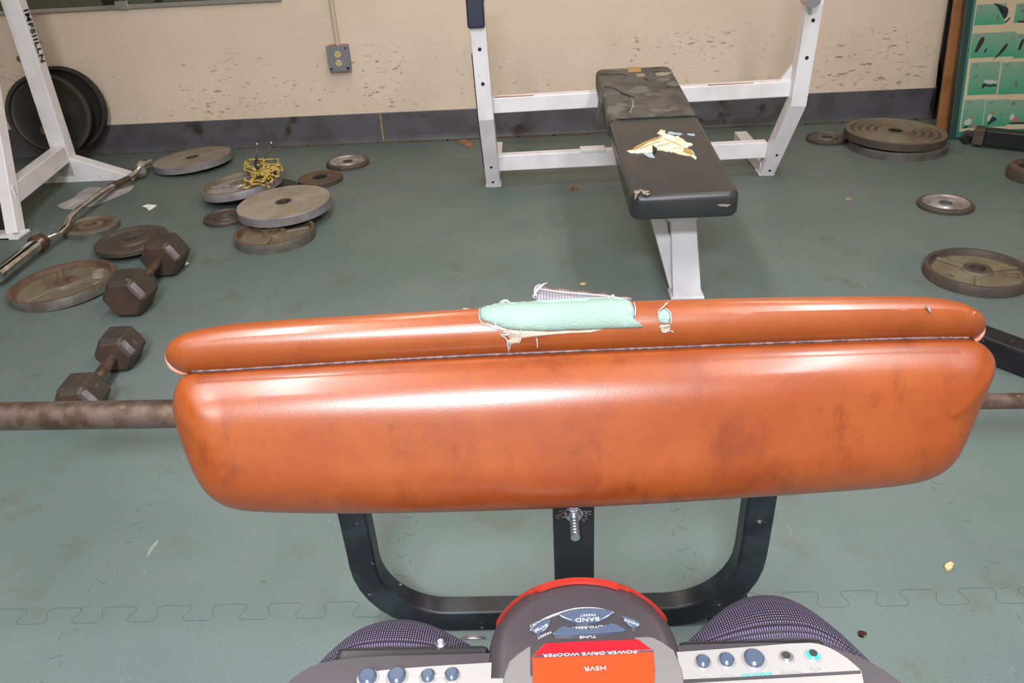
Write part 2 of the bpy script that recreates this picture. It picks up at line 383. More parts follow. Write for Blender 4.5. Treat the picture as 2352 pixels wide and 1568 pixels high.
# ------------------------------------------------------------------ preacher curl bench
bench = thing('preacher_curl_bench', 'orange leather padded curl bench on black square-tube frame, torn open on top', 'weight bench', (.03, .62, 0))
XD = V((math.cos(YAW), math.sin(YAW), -.016)).normalized()
def cushion(name, m, outline, O, N, front, back, r, rb, parent, rings=12, sm=3):
    N = V(N); N = (N-XD*N.dot(XD)).normalized(); Dn = N.cross(XD).normalized()
    P = [onpl(x, y, O, N) for x, y in smooth_poly(outline, sm)]
    ab = [((p-O).dot(XD), (p-O).dot(Dn)) for p in P]
    amin = min(a for a, b in ab); amax = max(a for a, b in ab)
    # spine: mid line clipped
    def mid(a):
        bs = []
        for i in range(len(ab)):
            (a0, b0), (a1, b1) = ab[i], ab[(i+1) % len(ab)]
            if (a0-a)*(a1-a) <= 0 and a0 != a1: bs.append(b0+(b1-b0)*(a-a0)/(a1-a0))
        return (min(bs)+max(bs))/2 if bs else 0
    half = (max(b for a, b in ab)-min(b for a, b in ab))/2*.8
    bm = bmesh.new()
    def surf(s, sign):
        ring = []
        for a, b in ab:
            ca = min(max(a, amin+half), amax-half); cb = mid(ca)
            L = math.hypot(a-ca, b-cb); d = L*s
            rr = r if sign > 0 else rb; q = min(1, d/rr)
            h = math.sqrt(max(0, 1-(1-q)**2))
            # slight overall crown
            h = h*.95+.05*(1-(1-s)**2)
            H = (front if sign > 0 else -back)*h
            aa = a+(ca-a)*s; b2 = b+(cb-b)*s
            ring.append(bm.verts.new(O+XD*aa+Dn*b2+N*H))
        return ring
    ss = [(i/rings)**2.0 for i in range(rings+1)]
    for sign in (1, -1):
        R = [surf(s, sign) for s in ss]
        for A, B in zip(R, R[1:]):
            for j in range(len(A)):
                try: bm.faces.new((A[j], A[(j+1) % len(A)], B[(j+1) % len(A)], B[j]))
                except ValueError: pass
    bmesh.ops.remove_doubles(bm, verts=bm.verts[:], dist=.0003)
    bmesh.ops.dissolve_degenerate(bm, dist=.0001, edges=bm.edges[:])
    o = link(name, bm, m, parent, 179); return o, N, Dn
O1 = dep(1320, 812, .618)
face_px = [(440, 856), (414, 868), (401, 905), (404, 955), (422, 1015), (447, 1080), (478, 1130), (525, 1162), (590, 1173), (800, 1176), (1000, 1173), (1320, 1163), (1600, 1147), (1900, 1127), (2040, 1116), (2120, 1102), (2175, 1070), (2213, 1005), (2240, 935), (2262, 875), (2279, 822), (2260, 792), (2232, 778), (2120, 776), (1900, 784), (1600, 795), (1320, 807), (1000, 822), (700, 838), (500, 850)]
pad, N1, D1 = cushion('arm_pad', 'leather', face_px, O1, (0, -.93, .37), .030, .035, .042, .02, bench, 14)
O2 = dep(1320, 760, .632)
roll_px = [(384, 832), (388, 805), (410, 782), (445, 766), (520, 751), (620, 741), (900, 725), (1100, 713), (1320, 701), (1600, 692), (1850, 687), (2050, 685), (2140, 689), (2200, 703), (2236, 724), (2256, 752), (2252, 772), (2230, 781), (2120, 784), (1900, 790), (1600, 800), (1320, 812), (1000, 828), (700, 845), (500, 856), (440, 860), (405, 852)]
roll, N2, D2 = cushion('top_roll', 'leather2', roll_px, O2, (0, -.64, .77), .024, .024, .021, .021, bench, 12)
bm = bmesh.new()   # stitched crease
tube(bm, [dep(x, y, .6) for x, y in smooth_poly([(440, 853), (500, 851), (700, 838), (1000, 820), (1320, 806), (1600, 795), (1900, 783), (2120, 776), (2225, 776)], 2, False)], .0011, 6)
link('crease_stitching', bm, 'stitch', bench, 179)
bm = bmesh.new()
tube(bm, [dep(x, y, .624) for x, y in smooth_poly([(388, 800), (384, 820), (389, 838), (402, 850), (418, 856), (432, 855)], 2, False)], .0022, 8)
link('piping', bm, 'piping', bench, 179)
bm = bmesh.new()
tube(bm, [dep(x, y, .628) for x, y in smooth_poly([(2257, 745), (2258, 762), (2250, 776), (2238, 783)], 2, False)], .002, 8)
link('piping', bm, 'piping', bench, 179)
# torn patch: foam bulging through the roll
rb = bmesh.new(); rb.from_mesh(roll.data); BV = BVHTree.FromBMesh(rb)
def hit(x, y, off=0.0):
    d = ray(x, y).normalized(); loc, n, i, ds = BV.ray_cast(CAM, d)
    if loc is None:
        p = dep(x, y, .632); loc, n, i, ds = BV.find_nearest(p); k = (loc-CAM).length
        loc = CAM+d*k
        n = -d
    if n.dot(d) > 0: n = -n
    return loc+n*off
def patch(name, poly, m, off, bulge=.0, parent=bench, n=7):
    """skin-tight patch from pixel outline, with a skirt going into the pad"""
    poly = ragged(smooth_poly(poly, 1), 2, 1.3); cx = sum(p[0] for p in poly)/len(poly); cy = sum(p[1] for p in poly)/len(poly)
    xs = [p[0] for p in poly]; hw = (max(xs)-min(xs))/2*.82; cx = (max(xs)+min(xs))/2
    bm = bmesh.new(); rings = []
    for k in range(n+1):
        s = k/n; ring = []
        for x, y in poly:
            sx_ = cx+(x-cx)*.75
            x2 = x+(sx_-x)*s; y2 = y+((cy+(sx_-cx)*slope)-y)*s
            ring.append(bm.verts.new(hit(x2, y2, off+bulge*math.sqrt(1-(1-s)**2))))
        rings.append(ring)
    base = [bm.verts.new(hit(x, y, -.003)) for x, y in poly]; rings.insert(0, base)
    for A, B in zip(rings, rings[1:]):
        for j in range(len(A)):
            bm.faces.new((A[j], A[(j+1) % len(A)], B[(j+1) % len(A)], B[j]))
    bmesh.ops.remove_doubles(bm, verts=bm.verts[:], dist=.00005)
    return link(name, bm, m, parent, 60)
slope = -.03
foam_px = [(1100, 718), (1104, 708), (1125, 700), (1150, 696), (1190, 693), (1240, 690), (1290, 686), (1350, 684), (1400, 683), (1430, 684), (1446, 690), (1455, 702), (1459, 718), (1456, 730), (1460, 740), (1480, 749), (1470, 752), (1440, 753), (1400, 755), (1340, 757), (1280, 759), (1220, 760), (1170, 757), (1145, 750), (1125, 742), (1108, 736)]
fo_ = patch('exposed_foam', foam_px, ['foam', 'foamdirty'], .0006, .0032); fo_['label'] = 'mint green foam showing through the long tear'
f2 = patch('exposed_foam', [(1513, 738), (1511, 722), (1517, 713), (1527, 710), (1537, 716), (1540, 730), (1536, 743), (1524, 744)], 'foam', .0005, .001); f2['label'] = 'small oval of mint foam in the second hole'
patch('exposed_plywood', [(1150, 760), (1180, 758), (1260, 761), (1340, 758), (1400, 754), (1330, 763), (1260, 770), (1225, 773), (1180, 778), (1166, 773)], 'ply', .0003, .0006, n=3)
patch('exposed_plywood', [(1165, 778), (1198, 773), (1197, 780), (1176, 790), (1170, 804), (1166, 795)], 'ply', .0006, .0002, n=3)
patch('worn_backing', [(1514, 746), (1540, 744), (1539, 758), (1526, 767), (1517, 757)], 'ply', .0003, .0002, n=3)
# lifted flap of leather with lilac backing
def sheet(name, rows, ts, m, parent, th=.0012):
    bm = bmesh.new(); G = []
    for row, t in zip(rows, ts): G.append([bm.verts.new(dep(x, y, t+.0015*math.sin(x*.09))) for x, y in row])
    for A, B in zip(G, G[1:]):
        for j in range(len(A)-1): bm.faces.new((A[j], A[j+1], B[j+1], B[j]))
    o = link(name, bm, m, parent, 60); s = o.modifiers.new('s', 'SOLIDIFY'); s.thickness = th; s.offset = 0; return o
xs = [1232+i*(1450-1232)/22 for i in range(23)]
def flapy(x): return 660+(x-1232)*.105+1.6*math.sin(x*.13)+(3 if x > 1400 else 0)
base_ = [(x, max(flapy(x)+2, 693-(x-1232)*.04)) for x in xs]
top_ = [(x, flapy(x)) for x in xs]
sheet('leather_flap', [top_, [(x, (a[1]+b_[1])/2) for x, a, b_ in zip(xs, top_, base_)], base_], [.650, .643, .634], 'backing', bench)['label'] = 'lifted flap showing lilac backing cloth'
sheet('flap_leather', [[(x, y-1.5) for x, y in top_], [(x, y+1.5) for x, y in top_]], [.653, .652], 'leather2', bench)
def threads(name, lines, r=.0009, m='thread', parent=bench, t=None):
    for ln in lines:
        bm = bmesh.new(); pts = smooth_poly(ln, 2, False)
        P = [(dep(x, y, t) if t else hit(x, y, .0018)) for x, y in pts]
        n = len(P); tube(bm, P, r*.62, 6, scales=[.35+.65*math.sin(PI*(i+.5)/n) for i in range(n)]); link(name, bm, m, parent, 179)
threads('torn_fringe', [[(1257, 649), (1240, 656), (1230, 668), (1232, 680), (1238, 687)], [(1250, 653), (1236, 664), (1229, 676), (1223, 680), (1230, 686)], [(1240, 652), (1228, 660), (1228, 675), (1236, 686)],
    [(1232, 662), (1260, 667), (1290, 671), (1340, 675), (1400, 680), (1425, 684)], [(1146, 697), (1154, 690), (1165, 689), (1172, 696)], [(1150, 698), (1160, 691), (1170, 693)],
    [(1063, 709), (1080, 710), (1100, 720)], [(1395, 684), (1411, 676), (1408, 682), (1420, 684), (1436, 690)]], .0012, t=.640)
threads('torn_fringe', [[(1102, 712), (1100, 728), (1106, 745), (1122, 747), (1140, 756), (1156, 758)], [(1136, 738), (1139, 750), (1152, 756)], [(1456, 698), (1460, 712), (1458, 728)], [(1174, 757), (1172, 766), (1160, 769), (1148, 765)],
    [(1196, 757), (1190, 768), (1191, 782)], [(1232, 774), (1234, 784), (1234, 796)], [(1150, 768), (1165, 776), (1166, 790), (1169, 806)]], .0009)
threads('torn_fringe', [[(1536, 697), (1524, 708), (1512, 716), (1510, 730)], [(1530, 700), (1520, 712)], [(1526, 711), (1538, 717), (1541, 730), (1539, 744)], [(1516, 746), (1522, 752), (1518, 762), (1538, 758)], [(1540, 757), (1546, 762)]], .0008)
threads('scuff_mark', [[(2124, 704), (2130, 710), (2135, 718)]], .0016, 'backing')
# frame of the bench: u shaped foot, post, base rail, seat
def arc(c, r, a0, a1, n=8): return [(c[0]+r*math.cos(a0+(a1-a0)*i/n), c[1]+r*math.sin(a0+(a1-a0)*i/n)) for i in range(n+1)]
UY = 1.072; tw = .050
L = [(-.346, .425), (-.3445, .30), (-.343, .21)]+arc((-.193, .175), .150, PI, 1.5*PI, 9)[0:]+arc((.216, .175), .150, 1.5*PI, 2*PI, 9)+[(.367, .21), (.368, .30), (.369, .395)]
bm = bmesh.new(); sweep(bm, [V((x, UY, z)) for x, z in L], rectsec(tw, .042), upv=V((0, 1, 0)))
uo = link('u_shaped_foot', bm, 'blackscuff', bench, 35, .004)
bm = bmesh.new(); beam(bm, (.30, UY+.01, .035), (.37, UY+.01, .035), .05, .07); link('rubber_foot', bm, 'rubber', bench, bevel=.006)
px0 = .03
bm = bmesh.new(); beam(bm, (px0, .735, .05), (px0, .735, .80), .0485, .06, upv=V((0, 1, 0))); link('post', bm, 'black', bench, bevel=.004)
bm = bmesh.new(); beam(bm, (px0, .735, .80), (px0, .585, .80), .05, .03); beam(bm, (px0-.2, .60, .80), (px0+.2, .60, .80), .05, .03)
beam(bm, (px0, .60, .80), (px0, .572, .91), .16, .012, upv=V((0, 1, 0))); link('pad_bracket', bm, 'black', bench, bevel=.003)
bm = bmesh.new(); beam(bm, (px0, -.15, .026), (px0, UY-.022, .026), .05, .05); link('base_rail', bm, 'black', bench, bevel=.004)
bm = bmesh.new(); beam(bm, (px0, .25, .05), (px0, .25, .53), .05, .05, upv=V((0, 1, 0))); link('seat_post', bm, 'black', bench, bevel=.004)
bm = bmesh.new(); bbox(bm, (px0-.16, .12, .53), (px0+.16, .37, .595)); link('seat', bm, 'leather', bench, bevel=.02, seg=4)
bm = bmesh.new(); q = ony(1318, 1182, .704); tip = q+V((0, -.020, -.003))
disc(bm, q+V((0, .004, 0)), (0, -1, 0), .011, .003, 24); disc(bm, q, (0, -1, 0), .0085, .005, 6)
for i in range(14): disc(bm, q+V((0, -.004-.0022*i, -.0002*i)), (0, -1, 0), .0052 if i % 2 else .0045, .0023, 14)
link('bolt', bm, 'zinc', bench, 40)
bm = bmesh.new()
for i in range(46):
    a = random.uniform(0, 2*PI); rr = random.uniform(.009, .021); s = random.uniform(.0008, .002)
    bbox(bm, (q.x+rr*math.cos(a)-s, .7042, q.z+.6*rr*math.sin(a)-s*.5), (q.x+rr*math.cos(a)+s, .7052, q.z+.6*rr*math.sin(a)+s*.5))
o = link('chipped_paint', bm, 'edgewear', bench)

# ------------------------------------------------------------------ barbell lying on the U foot
barb = thing('barbell', 'long rusty steel barbell running behind the orange curl pad', 'barbell', (0, 1.1, 0))
A = dep(0, 956, 1.395); B = dep(2352, 920, 1.385); dAB = (B-A).normalized()
c0 = A+dAB*.44
bm = bmesh.new(); tube(bm, [A-dAB*.10, A-dAB*.098, c0], .025, 32); link('sleeve', bm, 'steel', barb, 40)
bm = bmesh.new(); tube(bm, [c0, c0+dAB*.02], .036, 32); link('collar', bm, 'steel', barb, 40)
bm = bmesh.new(); tube(bm, [c0+dAB*.02, B+dAB*.05], .0142, 24); link('shaft', bm, 'steel', barb, 40)
bm = bmesh.new(); tube(bm, [B+dAB*.05, B+dAB*.07], .036, 32); link('collar', bm, 'steel', barb, 40)
bm = bmesh.new(); tube(bm, [B+dAB*.07, B+dAB*.48], .025, 32); link('sleeve', bm, 'steel', barb, 40)

# ------------------------------------------------------------------ bench press
bp = thing('bench_press', 'white steel bench press with torn black bench, standing before the cream wall', 'bench press', (.43, 3.3, 0))
# uprights: foot rail, forward-leaning lower leg, vertical upper
def upright(xs_, sgn):
    xa, xb, xc = xs_
    p = [V((xa, 3.67, .0)), V((xb, 3.47, .375)), V((xc, 3.43, 1.0))]
    bm = bmesh.new(); sweep(bm, p, rectsec(.064, .075), upv=V((0, 1, 0)))
    o = link('upright', bm, 'white', bp, bevel=.004)
    bm = bmesh.new(); beam(bm, (xa, 3.645, .03), (xa, 4.18, .03), .064, .055); bbox(bm, (xa-.037, 3.63, 0), (xa+.037, 3.705, .012)); link('foot_rail', bm, 'whitel', bp, bevel=.003)
    bm = bmesh.new()
    bm.free()
    for z in ((.66, .52) if sgn < 0 else (.71, .565)):
        bm = bmesh.new(); f = (z-.375)/.625; disc(bm, p[1].lerp(p[2], f)+V((0, -.0372, 0)), (0, -1, 0), .0075, .0012, 16); link('pin_hole', bm, 'dark', bp)
    for f in (.13, .36): bm = bmesh.new(); disc(bm, p[0].lerp(p[1], f)+V((0, -.034, -.018)), (0, -.88, -.47), .006, .0012, 16); link('pin_hole', bm, 'dark', bp)
    bm = bmesh.new(); s = V((sgn*.035, .012, 0)); sweep(bm, [p[0].lerp(p[1], .3)+s, p[1]+s, p[1].lerp(p[2], .42)+s], rectsec(.006, .05), upv=V((0, 1, 0)))
    link('side_guard', bm, 'rubber', bp); return p
pl = upright((-.205, -.208, -.222), -1)
pr = upright((1.075, 1.118, 1.128), 1)
bm = bmesh.new(); bbox(bm, (-.256, 3.385, .745), (-.186, 3.47, .93)); link('bar_catch', bm, 'navy', bp, bevel=.008)
bm = bmesh.new(); q = ony(1087, 38, 3.395); disc(bm, q, (0, -1, 0), .020, .006, 32, bev=.002); disc(bm, q+V((0, -.006, 0)), (0, -1, 0), .010, .003, 24); link('bolt', bm, 'zinc', bp, 40)
bm = bmesh.new(); q = ony(1864, -2, 3.34); tube(bm, [q+V((0, .06, 0)), q+V((0, -.03, 0))], .028, 28); link('bar_catch', bm, 'zinc', bp, 40)
def xbar(name, a, b, w, h, mi='white'):
    bm = bmesh.new(); beam(bm, a, b, w, h); return link(name, bm, mi, bp, bevel=.004)
xbar('upper_crossbar', (-.18, 3.50, .415), (1.09, 3.50, .43), .05, .066)
xbar('lower_crossbar', (-.18, 3.645, .115), (1.06, 3.645, .125), .05, .074)
bm = bmesh.new(); bbox(bm, (.245-.04, 3.615, .150), (.32, 3.672, .166)); link('sleeve_plate', bm, 'white', bp, bevel=.003)
bm = bmesh.new(); bbox(bm, (-.17, 3.4765, .4495), (.0, 3.485, .4515)); link('scraped_primer', bm, 'redbar', bp)
bm = bmesh.new(); bbox(bm, (.74, 3.4765, .4595), (.93, 3.485, .4615)); link('scraped_primer', bm, 'redbar', bp)
# corner gusset on the right side
bm = bmesh.new(); prism(bm, [V((1.09, 3.49, .38)), V((1.045, 3.49, .455)), V((1.095, 3.49, .53)), V((1.11, 3.49, .38))], (0, .03, 0)); link('gusset', bm, 'white', bp, bevel=.003)
# bench spine, leg and brace
xbar('spine', (.43, 2.24, .375), (.43, 3.64, .425), .09, .055, 'whitel')
lb0 = onz(1546, 690); lb1 = onz(1612, 688); lt0 = ony(1541, 497, lb0.y-.012); lt1 = ony(1599, 494, lb1.y-.012)
for q_, o_ in ((lt0, lb0), (lt1, lb1)): q_ += (q_-o_)*((.372-q_.z)/(q_.z-o_.z))
bm = bmesh.new(); yb = .07
P0 = [lb0, lb1, lb1+V((0, yb, 0)), lb0+V((0, yb, 0))]; P1 = [lt0, lt1, lt1+V((0, yb, 0)), lt0+V((0, yb, 0))]
va = [bm.verts.new(p) for p in P0]; vb = [bm.verts.new(p) for p in P1]
bm.faces.new(va[::-1]); bm.faces.new(vb)
for i in range(4): bm.faces.new((va[i], va[(i+1) % 4], vb[(i+1) % 4], vb[i]))
link('front_leg', bm, 'white', bp, bevel=.004)
bm = bmesh.new(); bbox(bm, (lb0.x-.008, lb0.y-.004, 0), (lb1.x+.008, lb1.y+yb+.004, .012)); link('foot_plate', bm, 'whitel', bp, bevel=.003)
bm = bmesh.new(); beam(bm, (lt0.x-.055, 2.44, .375), (lb0.x+.015, lb0.y+.06, .03), .045, .05, upv=V((0, 1, 0))); link('leg_brace', bm, 'whitel', bp, bevel=.003)
# padded bench
fx0, fx1 = onz(1450, 455, .455).x, onz(1694, 432, .455).x
yF = 2.165; zF = .458; yB = 3.50; zB = .545; cxp = (fx0+fx1)/2-.0
W = (fx1-fx0)/2
def padmesh(y0, y1, w, th, r=.018, nz=6, taper=.0, inset=0.0):
    """rounded slab following the bench incline"""
    bm = bmesh.new(); rc = .035
    def outline(ins):
        P = []
        rr = max(.004, rc-ins); w2 = w-ins
        for cx_, cy_, a0 in ((w2-rr, y0+ins+rr, -PI/2), (w2-rr, y1-ins-rr, 0), (-w2+rr, y1-ins-rr, PI/2), (-w2+rr, y0+ins+rr, PI)):
            for i in range(7):
                a = a0+PI/2*i/6; P.append((cx_+rr*math.cos(a), cy_+rr*math.sin(a)))
        return P
    def zz(y): return zF+(zB-zF)*(y-yF)/(yB-yF)
    lv = [(.0+0, -th)]
    prof = [(.006, -th)]+[(0, -th+.008)]+[(r*(1-math.cos(a)), -r+r*math.sin(a)) for a in [PI/2*k/nz for k in range(nz+1)]]
    rings = []
    for ins, dz in prof: rings.append([bm.verts.new((cxp+x, y, zz(y)+dz)) for x, y in outline(ins)])
    n = len(rings[0])
    for A_, B_ in zip(rings, rings[1:]):
        for j in range(n): bm.faces.new((A_[j], A_[(j+1) % n], B_[(j+1) % n], B_[j]))
    bm.faces.new(rings[0][::-1]); bm.faces.new(rings[-1]); return bm, zz
yc = 2.84
bm, zz = padmesh(yF, yc+.02, W, .072); link('seat_cushion', bm, 'blackvinyl', bp, 50)
bm, zz = padmesh(yc+.0, yB, W+.003, .075); bk = link('back_cushion', bm, 'tapevinyl', bp, 50)
bm = bmesh.new()
def onpad(x, y, off=.001):
    d = ray(x, y); n_ = V((0, -(zB-zF)/(yB-yF), 1)); p0 = V((0, yF, zF)); t = (p0-CAM).dot(n_)/d.dot(n_); return CAM+d*t+V((0, 0, off))
tube(bm, [V((cxp-W+.002, yc-.004, zz(yc)-.03)), V((cxp-W+.006, yc-.004, zz(yc)-.004)), V((cxp-W+.03, yc-.004, zz(yc)+.0015)), V((cxp+W-.03, yc-.004, zz(yc)+.0015)), V((cxp+W-.004, yc-.004, zz(yc)-.004))], .0032, 8); link('tape_edge', bm, 'rubber', bp, 179)
def decal(name, polypx, m, h=.0012, parent=bp, sm=0, fn=onpad):
    bm = bmesh.new(); pts = smooth_poly(polypx, sm) if sm else polypx
    prism(bm, [fn(x, y, 0.0002) for x, y in pts], (0, 0, h)); return link(name, bm, m, parent)
def z3(x, y): return (1350+x*.2487, 130+y*.2487)
tear = [(360, 875), (410, 870), (470, 835), (560, 790), (640, 755), (690, 740), (640, 715), (670, 680), (715, 690), (710, 715), (800, 745), (835, 740), (900, 790), (970, 815), (930, 835), (890, 850), (960, 870), (1005, 935), (1000, 960), (950, 920), (850, 905), (800, 890), (740, 880), (640, 865), (605, 850), (595, 895), (520, 890), (400, 893)]
decal('exposed_stuffing', ragged([z3(*p) for p in tear], 4, 1.5), 'cream', .003)
for cr in ([(480, 868), (560, 830), (640, 800), (700, 790)], [(640, 840), (720, 820), (790, 800)], [(700, 770), (760, 790), (850, 830), (930, 850)], [(790, 860), (850, 850), (880, 870)]):
    bm = bmesh.new(); tube(bm, [onpad(*z3(*p), .0031) for p in smooth_poly(ragged(cr, 2, 6, 4)[:-2], 1, False)], .0016, 6); link('stuffing_crease', bm, 'tan', bp)
decal('torn_vinyl_edge', [z3(*p) for p in [(410, 870), (440, 842), (520, 800), (620, 760), (690, 750), (640, 775), (560, 800), (480, 850), (440, 872)]], 'tan', .0045)
decal('torn_vinyl_edge', ragged([z3(*p) for p in [(735, 707), (760, 699), (830, 712), (880, 722), (850, 728), (800, 726), (745, 720)]], 3, 1.0), 'bluegloss', .003)
decal('torn_vinyl_edge', [z3(*p) for p in [(915, 722), (935, 716), (960, 722), (975, 714), (990, 732), (960, 734), (940, 730)]], 'bluegloss', .003)
decal('torn_vinyl_edge', [z3(*p) for p in [(510, 900), (560, 885), (595, 897), (620, 940), (560, 930)]], 'bluegloss', .002)
decal('torn_vinyl_edge', [z3(*p) for p in [(597, 830), (640, 858), (620, 890), (600, 895)]], 'dark', .0045)
decal('torn_vinyl_edge', [z3(*p) for p in [(890, 850), (950, 868), (985, 920), (950, 915), (880, 890)]], 'tan', .0045)
decal('tan_tape', [z3(*p) for p in [(370, 100), (486, 96), (496, 142), (374, 146)]], 'tan', .0015)
rr_ = random.Random(3)
for pl_ in ([(110, 162), (250, 168), (300, 160), (360, 178)], [(150, 280), (240, 290), (330, 345), (430, 378)], [(300, 345), (370, 362), (385, 378)], [(600, 145), (700, 138), (720, 148)], [(720, 285), (800, 280), (850, 276)], [(410, 400), (425, 440), (390, 520)], [(560, 220), (520, 200)]):
    bm = bmesh.new(); tube(bm, [onpad(*z3(*p), .0004) for p in smooth_poly(pl_, 1, False)], .0022, 6); link('tape_crease', bm, 'dark' if pl_[0] != (410, 400) else 'paper', bp)
decal('peeled_patch', [z3(*p) for p in [(620, 155), (700, 140), (790, 150), (720, 175), (640, 180)]], 'pgrey', .0008)
decal('peeled_patch', [z3(*p) for p in [(440, 160), (520, 155), (530, 185), (460, 190)]], 'pgrey', .0008)
# torn near corner, front slit, hanging tape flap
bm = bmesh.new()
for a_, b_, c_ in (((1455, 440), (1475, 436), (1462, 452)), ((1470, 438), (1492, 440), (1480, 450)), ((1480, 444), (1494, 446), (1486, 452)), ((1458, 446), (1464, 452), (1457, 461))):
    y_ = 2.17
    prism(bm, [onpad(*p, .0005) for p in (a_, b_, c_)], (0, -.002, .003))
link('torn_corner', bm, 'ply', bp)
bm = bmesh.new(); prism(bm, [ony(x, y, yF-.0015) for x, y in ((1647, 471), (1662, 468), (1679, 470), (1670, 475), (1655, 474))], (0, .003, 0)); link('front_slit', bm, 'ply', bp)
bm = bmesh.new()
fl_ = [(1376, 215), (1372, 250), (1367, 270), (1370, 282), (1385, 290), (1397, 288), (1400, 262), (1388, 235), (1381, 212)]
prism(bm, [ony(x, y, 3.1)+V((0, .0, 0)) for x, y in smooth_poly(fl_, 1)], (.004, .02, 0)); link('hanging_tape_flap', bm, 'tapevinyl', bp)

# ------------------------------------------------------------------ weight plates
def ring_prof(R, T, hole, kind):
    """list of (r,z,mat) going outside -> top -> hole -> bottom"""
    h = hole; b = .003
    if kind == 'flat':
        p = [(R, 0, 1), (R, T-b, 1), (R-b, T, 0), (R*.55, T-.0005, 0), (h+.012, T-.0005, 2), (h, T-.002, 2), (h, 0, 2)]
    elif kind == 'deep':
        p = [(R, 0, 1), (R, T-b, 1), (R-b*.6, T, 2), (R*.915, T, 2), (R*.885, T*.55, 2), (R*.84, T*.45, 0), (R*.36, T*.45, 0), (R*.30, T*.55, 0), (R*.27, T*.9, 2), (h, T*.92, 2), (h, 0, 2)]
    elif kind == 'rings':
        p = [(R, 0, 1), (R, T-b, 1), (R-b, T, 0)]
        k = 4
        for i in range(k):
            r1 = R*(.90-.155*i)
            p += [(r1, T+.0005, 0), (r1-.006, T-.007, 1), (r1-.016, T-.007, 0), (r1-.024, T+.001, 0)]
        p += [(h+.010, T, 2), (h, T-.004, 2), (h, 0, 2)]
    elif kind == 'dish':
        p = [(R, 0, 1), (R, T*.7, 1), (R-.004, T*.85, 0), (R*.82, T, 0), (R*.74, T*.62, 2), (R*.5, T*.58, 2), (R*.45, T*.9, 0), (h+.004, T*.95, 2), (h, T*.8, 2), (h, 0, 2)]
    elif kind == 'smallring':
        p = [(R, 0, 1), (R, T*.6, 1), (R-.006, T*.9, 1), (R*.84, T, 0), (R*.78, T*.6, 0), (R*.55, T*.55, 0), (R*.50, T*.95, 0), (R*.40, T, 0), (h, T*.8, 2), (h, 0, 2)]
    return p
def plate(name, label, cen, R, T, kind, mats, normal=(0, 0, 1), hole=.0255, group=None, rot=0.0, ribs=0, text=None, both=False):
    """cen is centre of the bottom face"""
    nz = V(normal).normalized(); nx = (V((1, 0, 0))-nz*nz.x).normalized(); ny = nz.cross(nx)
    mt = Matrix((nx, ny, nz)).transposed().to_4x4()
    bm = bmesh.new(); pr_ = ring_prof(R, T, hole, kind)
    lathe(bm, [(r, z) for r, z, _ in pr_], [m_ for _, _, m_ in pr_], n=72, mtx=mt)
    o = link(name, bm, mats, None, 32); o.location = cen
    tag(o, label, 'weight plate', group)
    Rz = Matrix.Rotation(rot, 4, 'Z')
    if ribs:
        for k in range(ribs):
            a = 2*PI*k/ribs; bm = bmesh.new()
            bbox(bm, (R*.26, -R*.055, T*.40), (R*.86, R*.055, T*.72), mtx=mt @ Rz @ Matrix.Rotation(a, 4, 'Z'))
            r_ = link('rib', bm, mats[0], None, bevel=.004); r_.parent = o
    if text:
        for s, ang, sz in text:
            tm = mt @ Matrix.Rotation(ang, 4, 'Z') @ Matrix.Translation((0, R*.62, T*.45+.002)) 
            t = text_obj('lettering', s, sz, tm, mats[3] if len(mats) > 3 else mats[0], None, .003, 1.15); t.parent = o
    return o
def floorplate(px, py, R, T, z0=0.0, tilt=(0, 0), **k):
    n = V((tilt[0], tilt[1], 1)).normalized()
    top = onz(px, py, z0+T); c_ = top-n*T
    return dict(cen=c_, R=R, T=T, normal=n, **k)
G = 'weight plates strewn on the green floor'
WP = 'weight_plate'
g1 = plate(WP, 'flat grey weight plate with stained face leaning by the wall base, back left', kind='flat', mats=['pgrey', 'pgreyside', 'rustdark'], group=G, **floorplate(441, 360, .205, .036, .012, (-.07, .03)))
und = plate(WP, 'rusty deep-rimmed plate at the bottom of the two-plate pile, dirt in its face', kind='deep', mats=['olive', 'ironside', 'rust'], group=G, ribs=3, **floorplate(630, 528, .165, .040, 0, (0, 0), rot=.4))
g2 = plate(WP, 'large flat beige-grey weight plate lying on top of a rusty one', kind='flat', mats=['pgrey', 'pgreyside', 'rustdark'], group=G, **floorplate(651, 462, .203, .038, .047, (-.035, -.02)))
g2b = plate(WP, 'silver open-faced weight plate with yellow twine heaped on it', kind='deep', mats=['silverp', 'pgreyside', 'olive', 'silverp'], group=G, ribs=3, **floorplate(552, 416, .188, .036, .045, (-.10, .02), rot=.9))
plate(WP, 'small dark ringed plate poking out left of the beige plate', kind='smallring', mats=['rustdark', 'rustdark', 'ironside'], group=G, **floorplate(518, 493, .098, .022, 0))
plate(WP, 'black plate mostly hidden under the yellow twine and silver plate', kind='flat', mats=['blackplate', 'blackplate', 'dark'], group=G, **floorplate(618, 432, .14, .030, 0))
plate(WP, 'small brown rusted flat plate beside the silver-ringed one', kind='flat', mats=['rust', 'rustdark', 'dark'], group=G, **floorplate(735, 406, .110, .022, 0, (-.03, 0)))
plate(WP, 'small silver-ringed plate lying farthest right of the left heap, near the wall', kind='smallring', mats=['silverp', 'rustdark', 'rustdark'], group=G, **floorplate(798, 368, .112, .022, 0))
plate(WP, 'small rusty plate with pale inner ring under the bent curl bar', kind='dish', mats=['olive', 'ironside', 'rust'], group=G, **floorplate(207, 513, .118, .030, 0))
plate(WP, 'dark brown dished plate tucked behind the hex dumbbell', kind='dish', mats=['rustdark', 'rustdark', 'rustdark'], group=G, **floorplate(300, 546, .146, .024, .028, (-.02, -.02)))
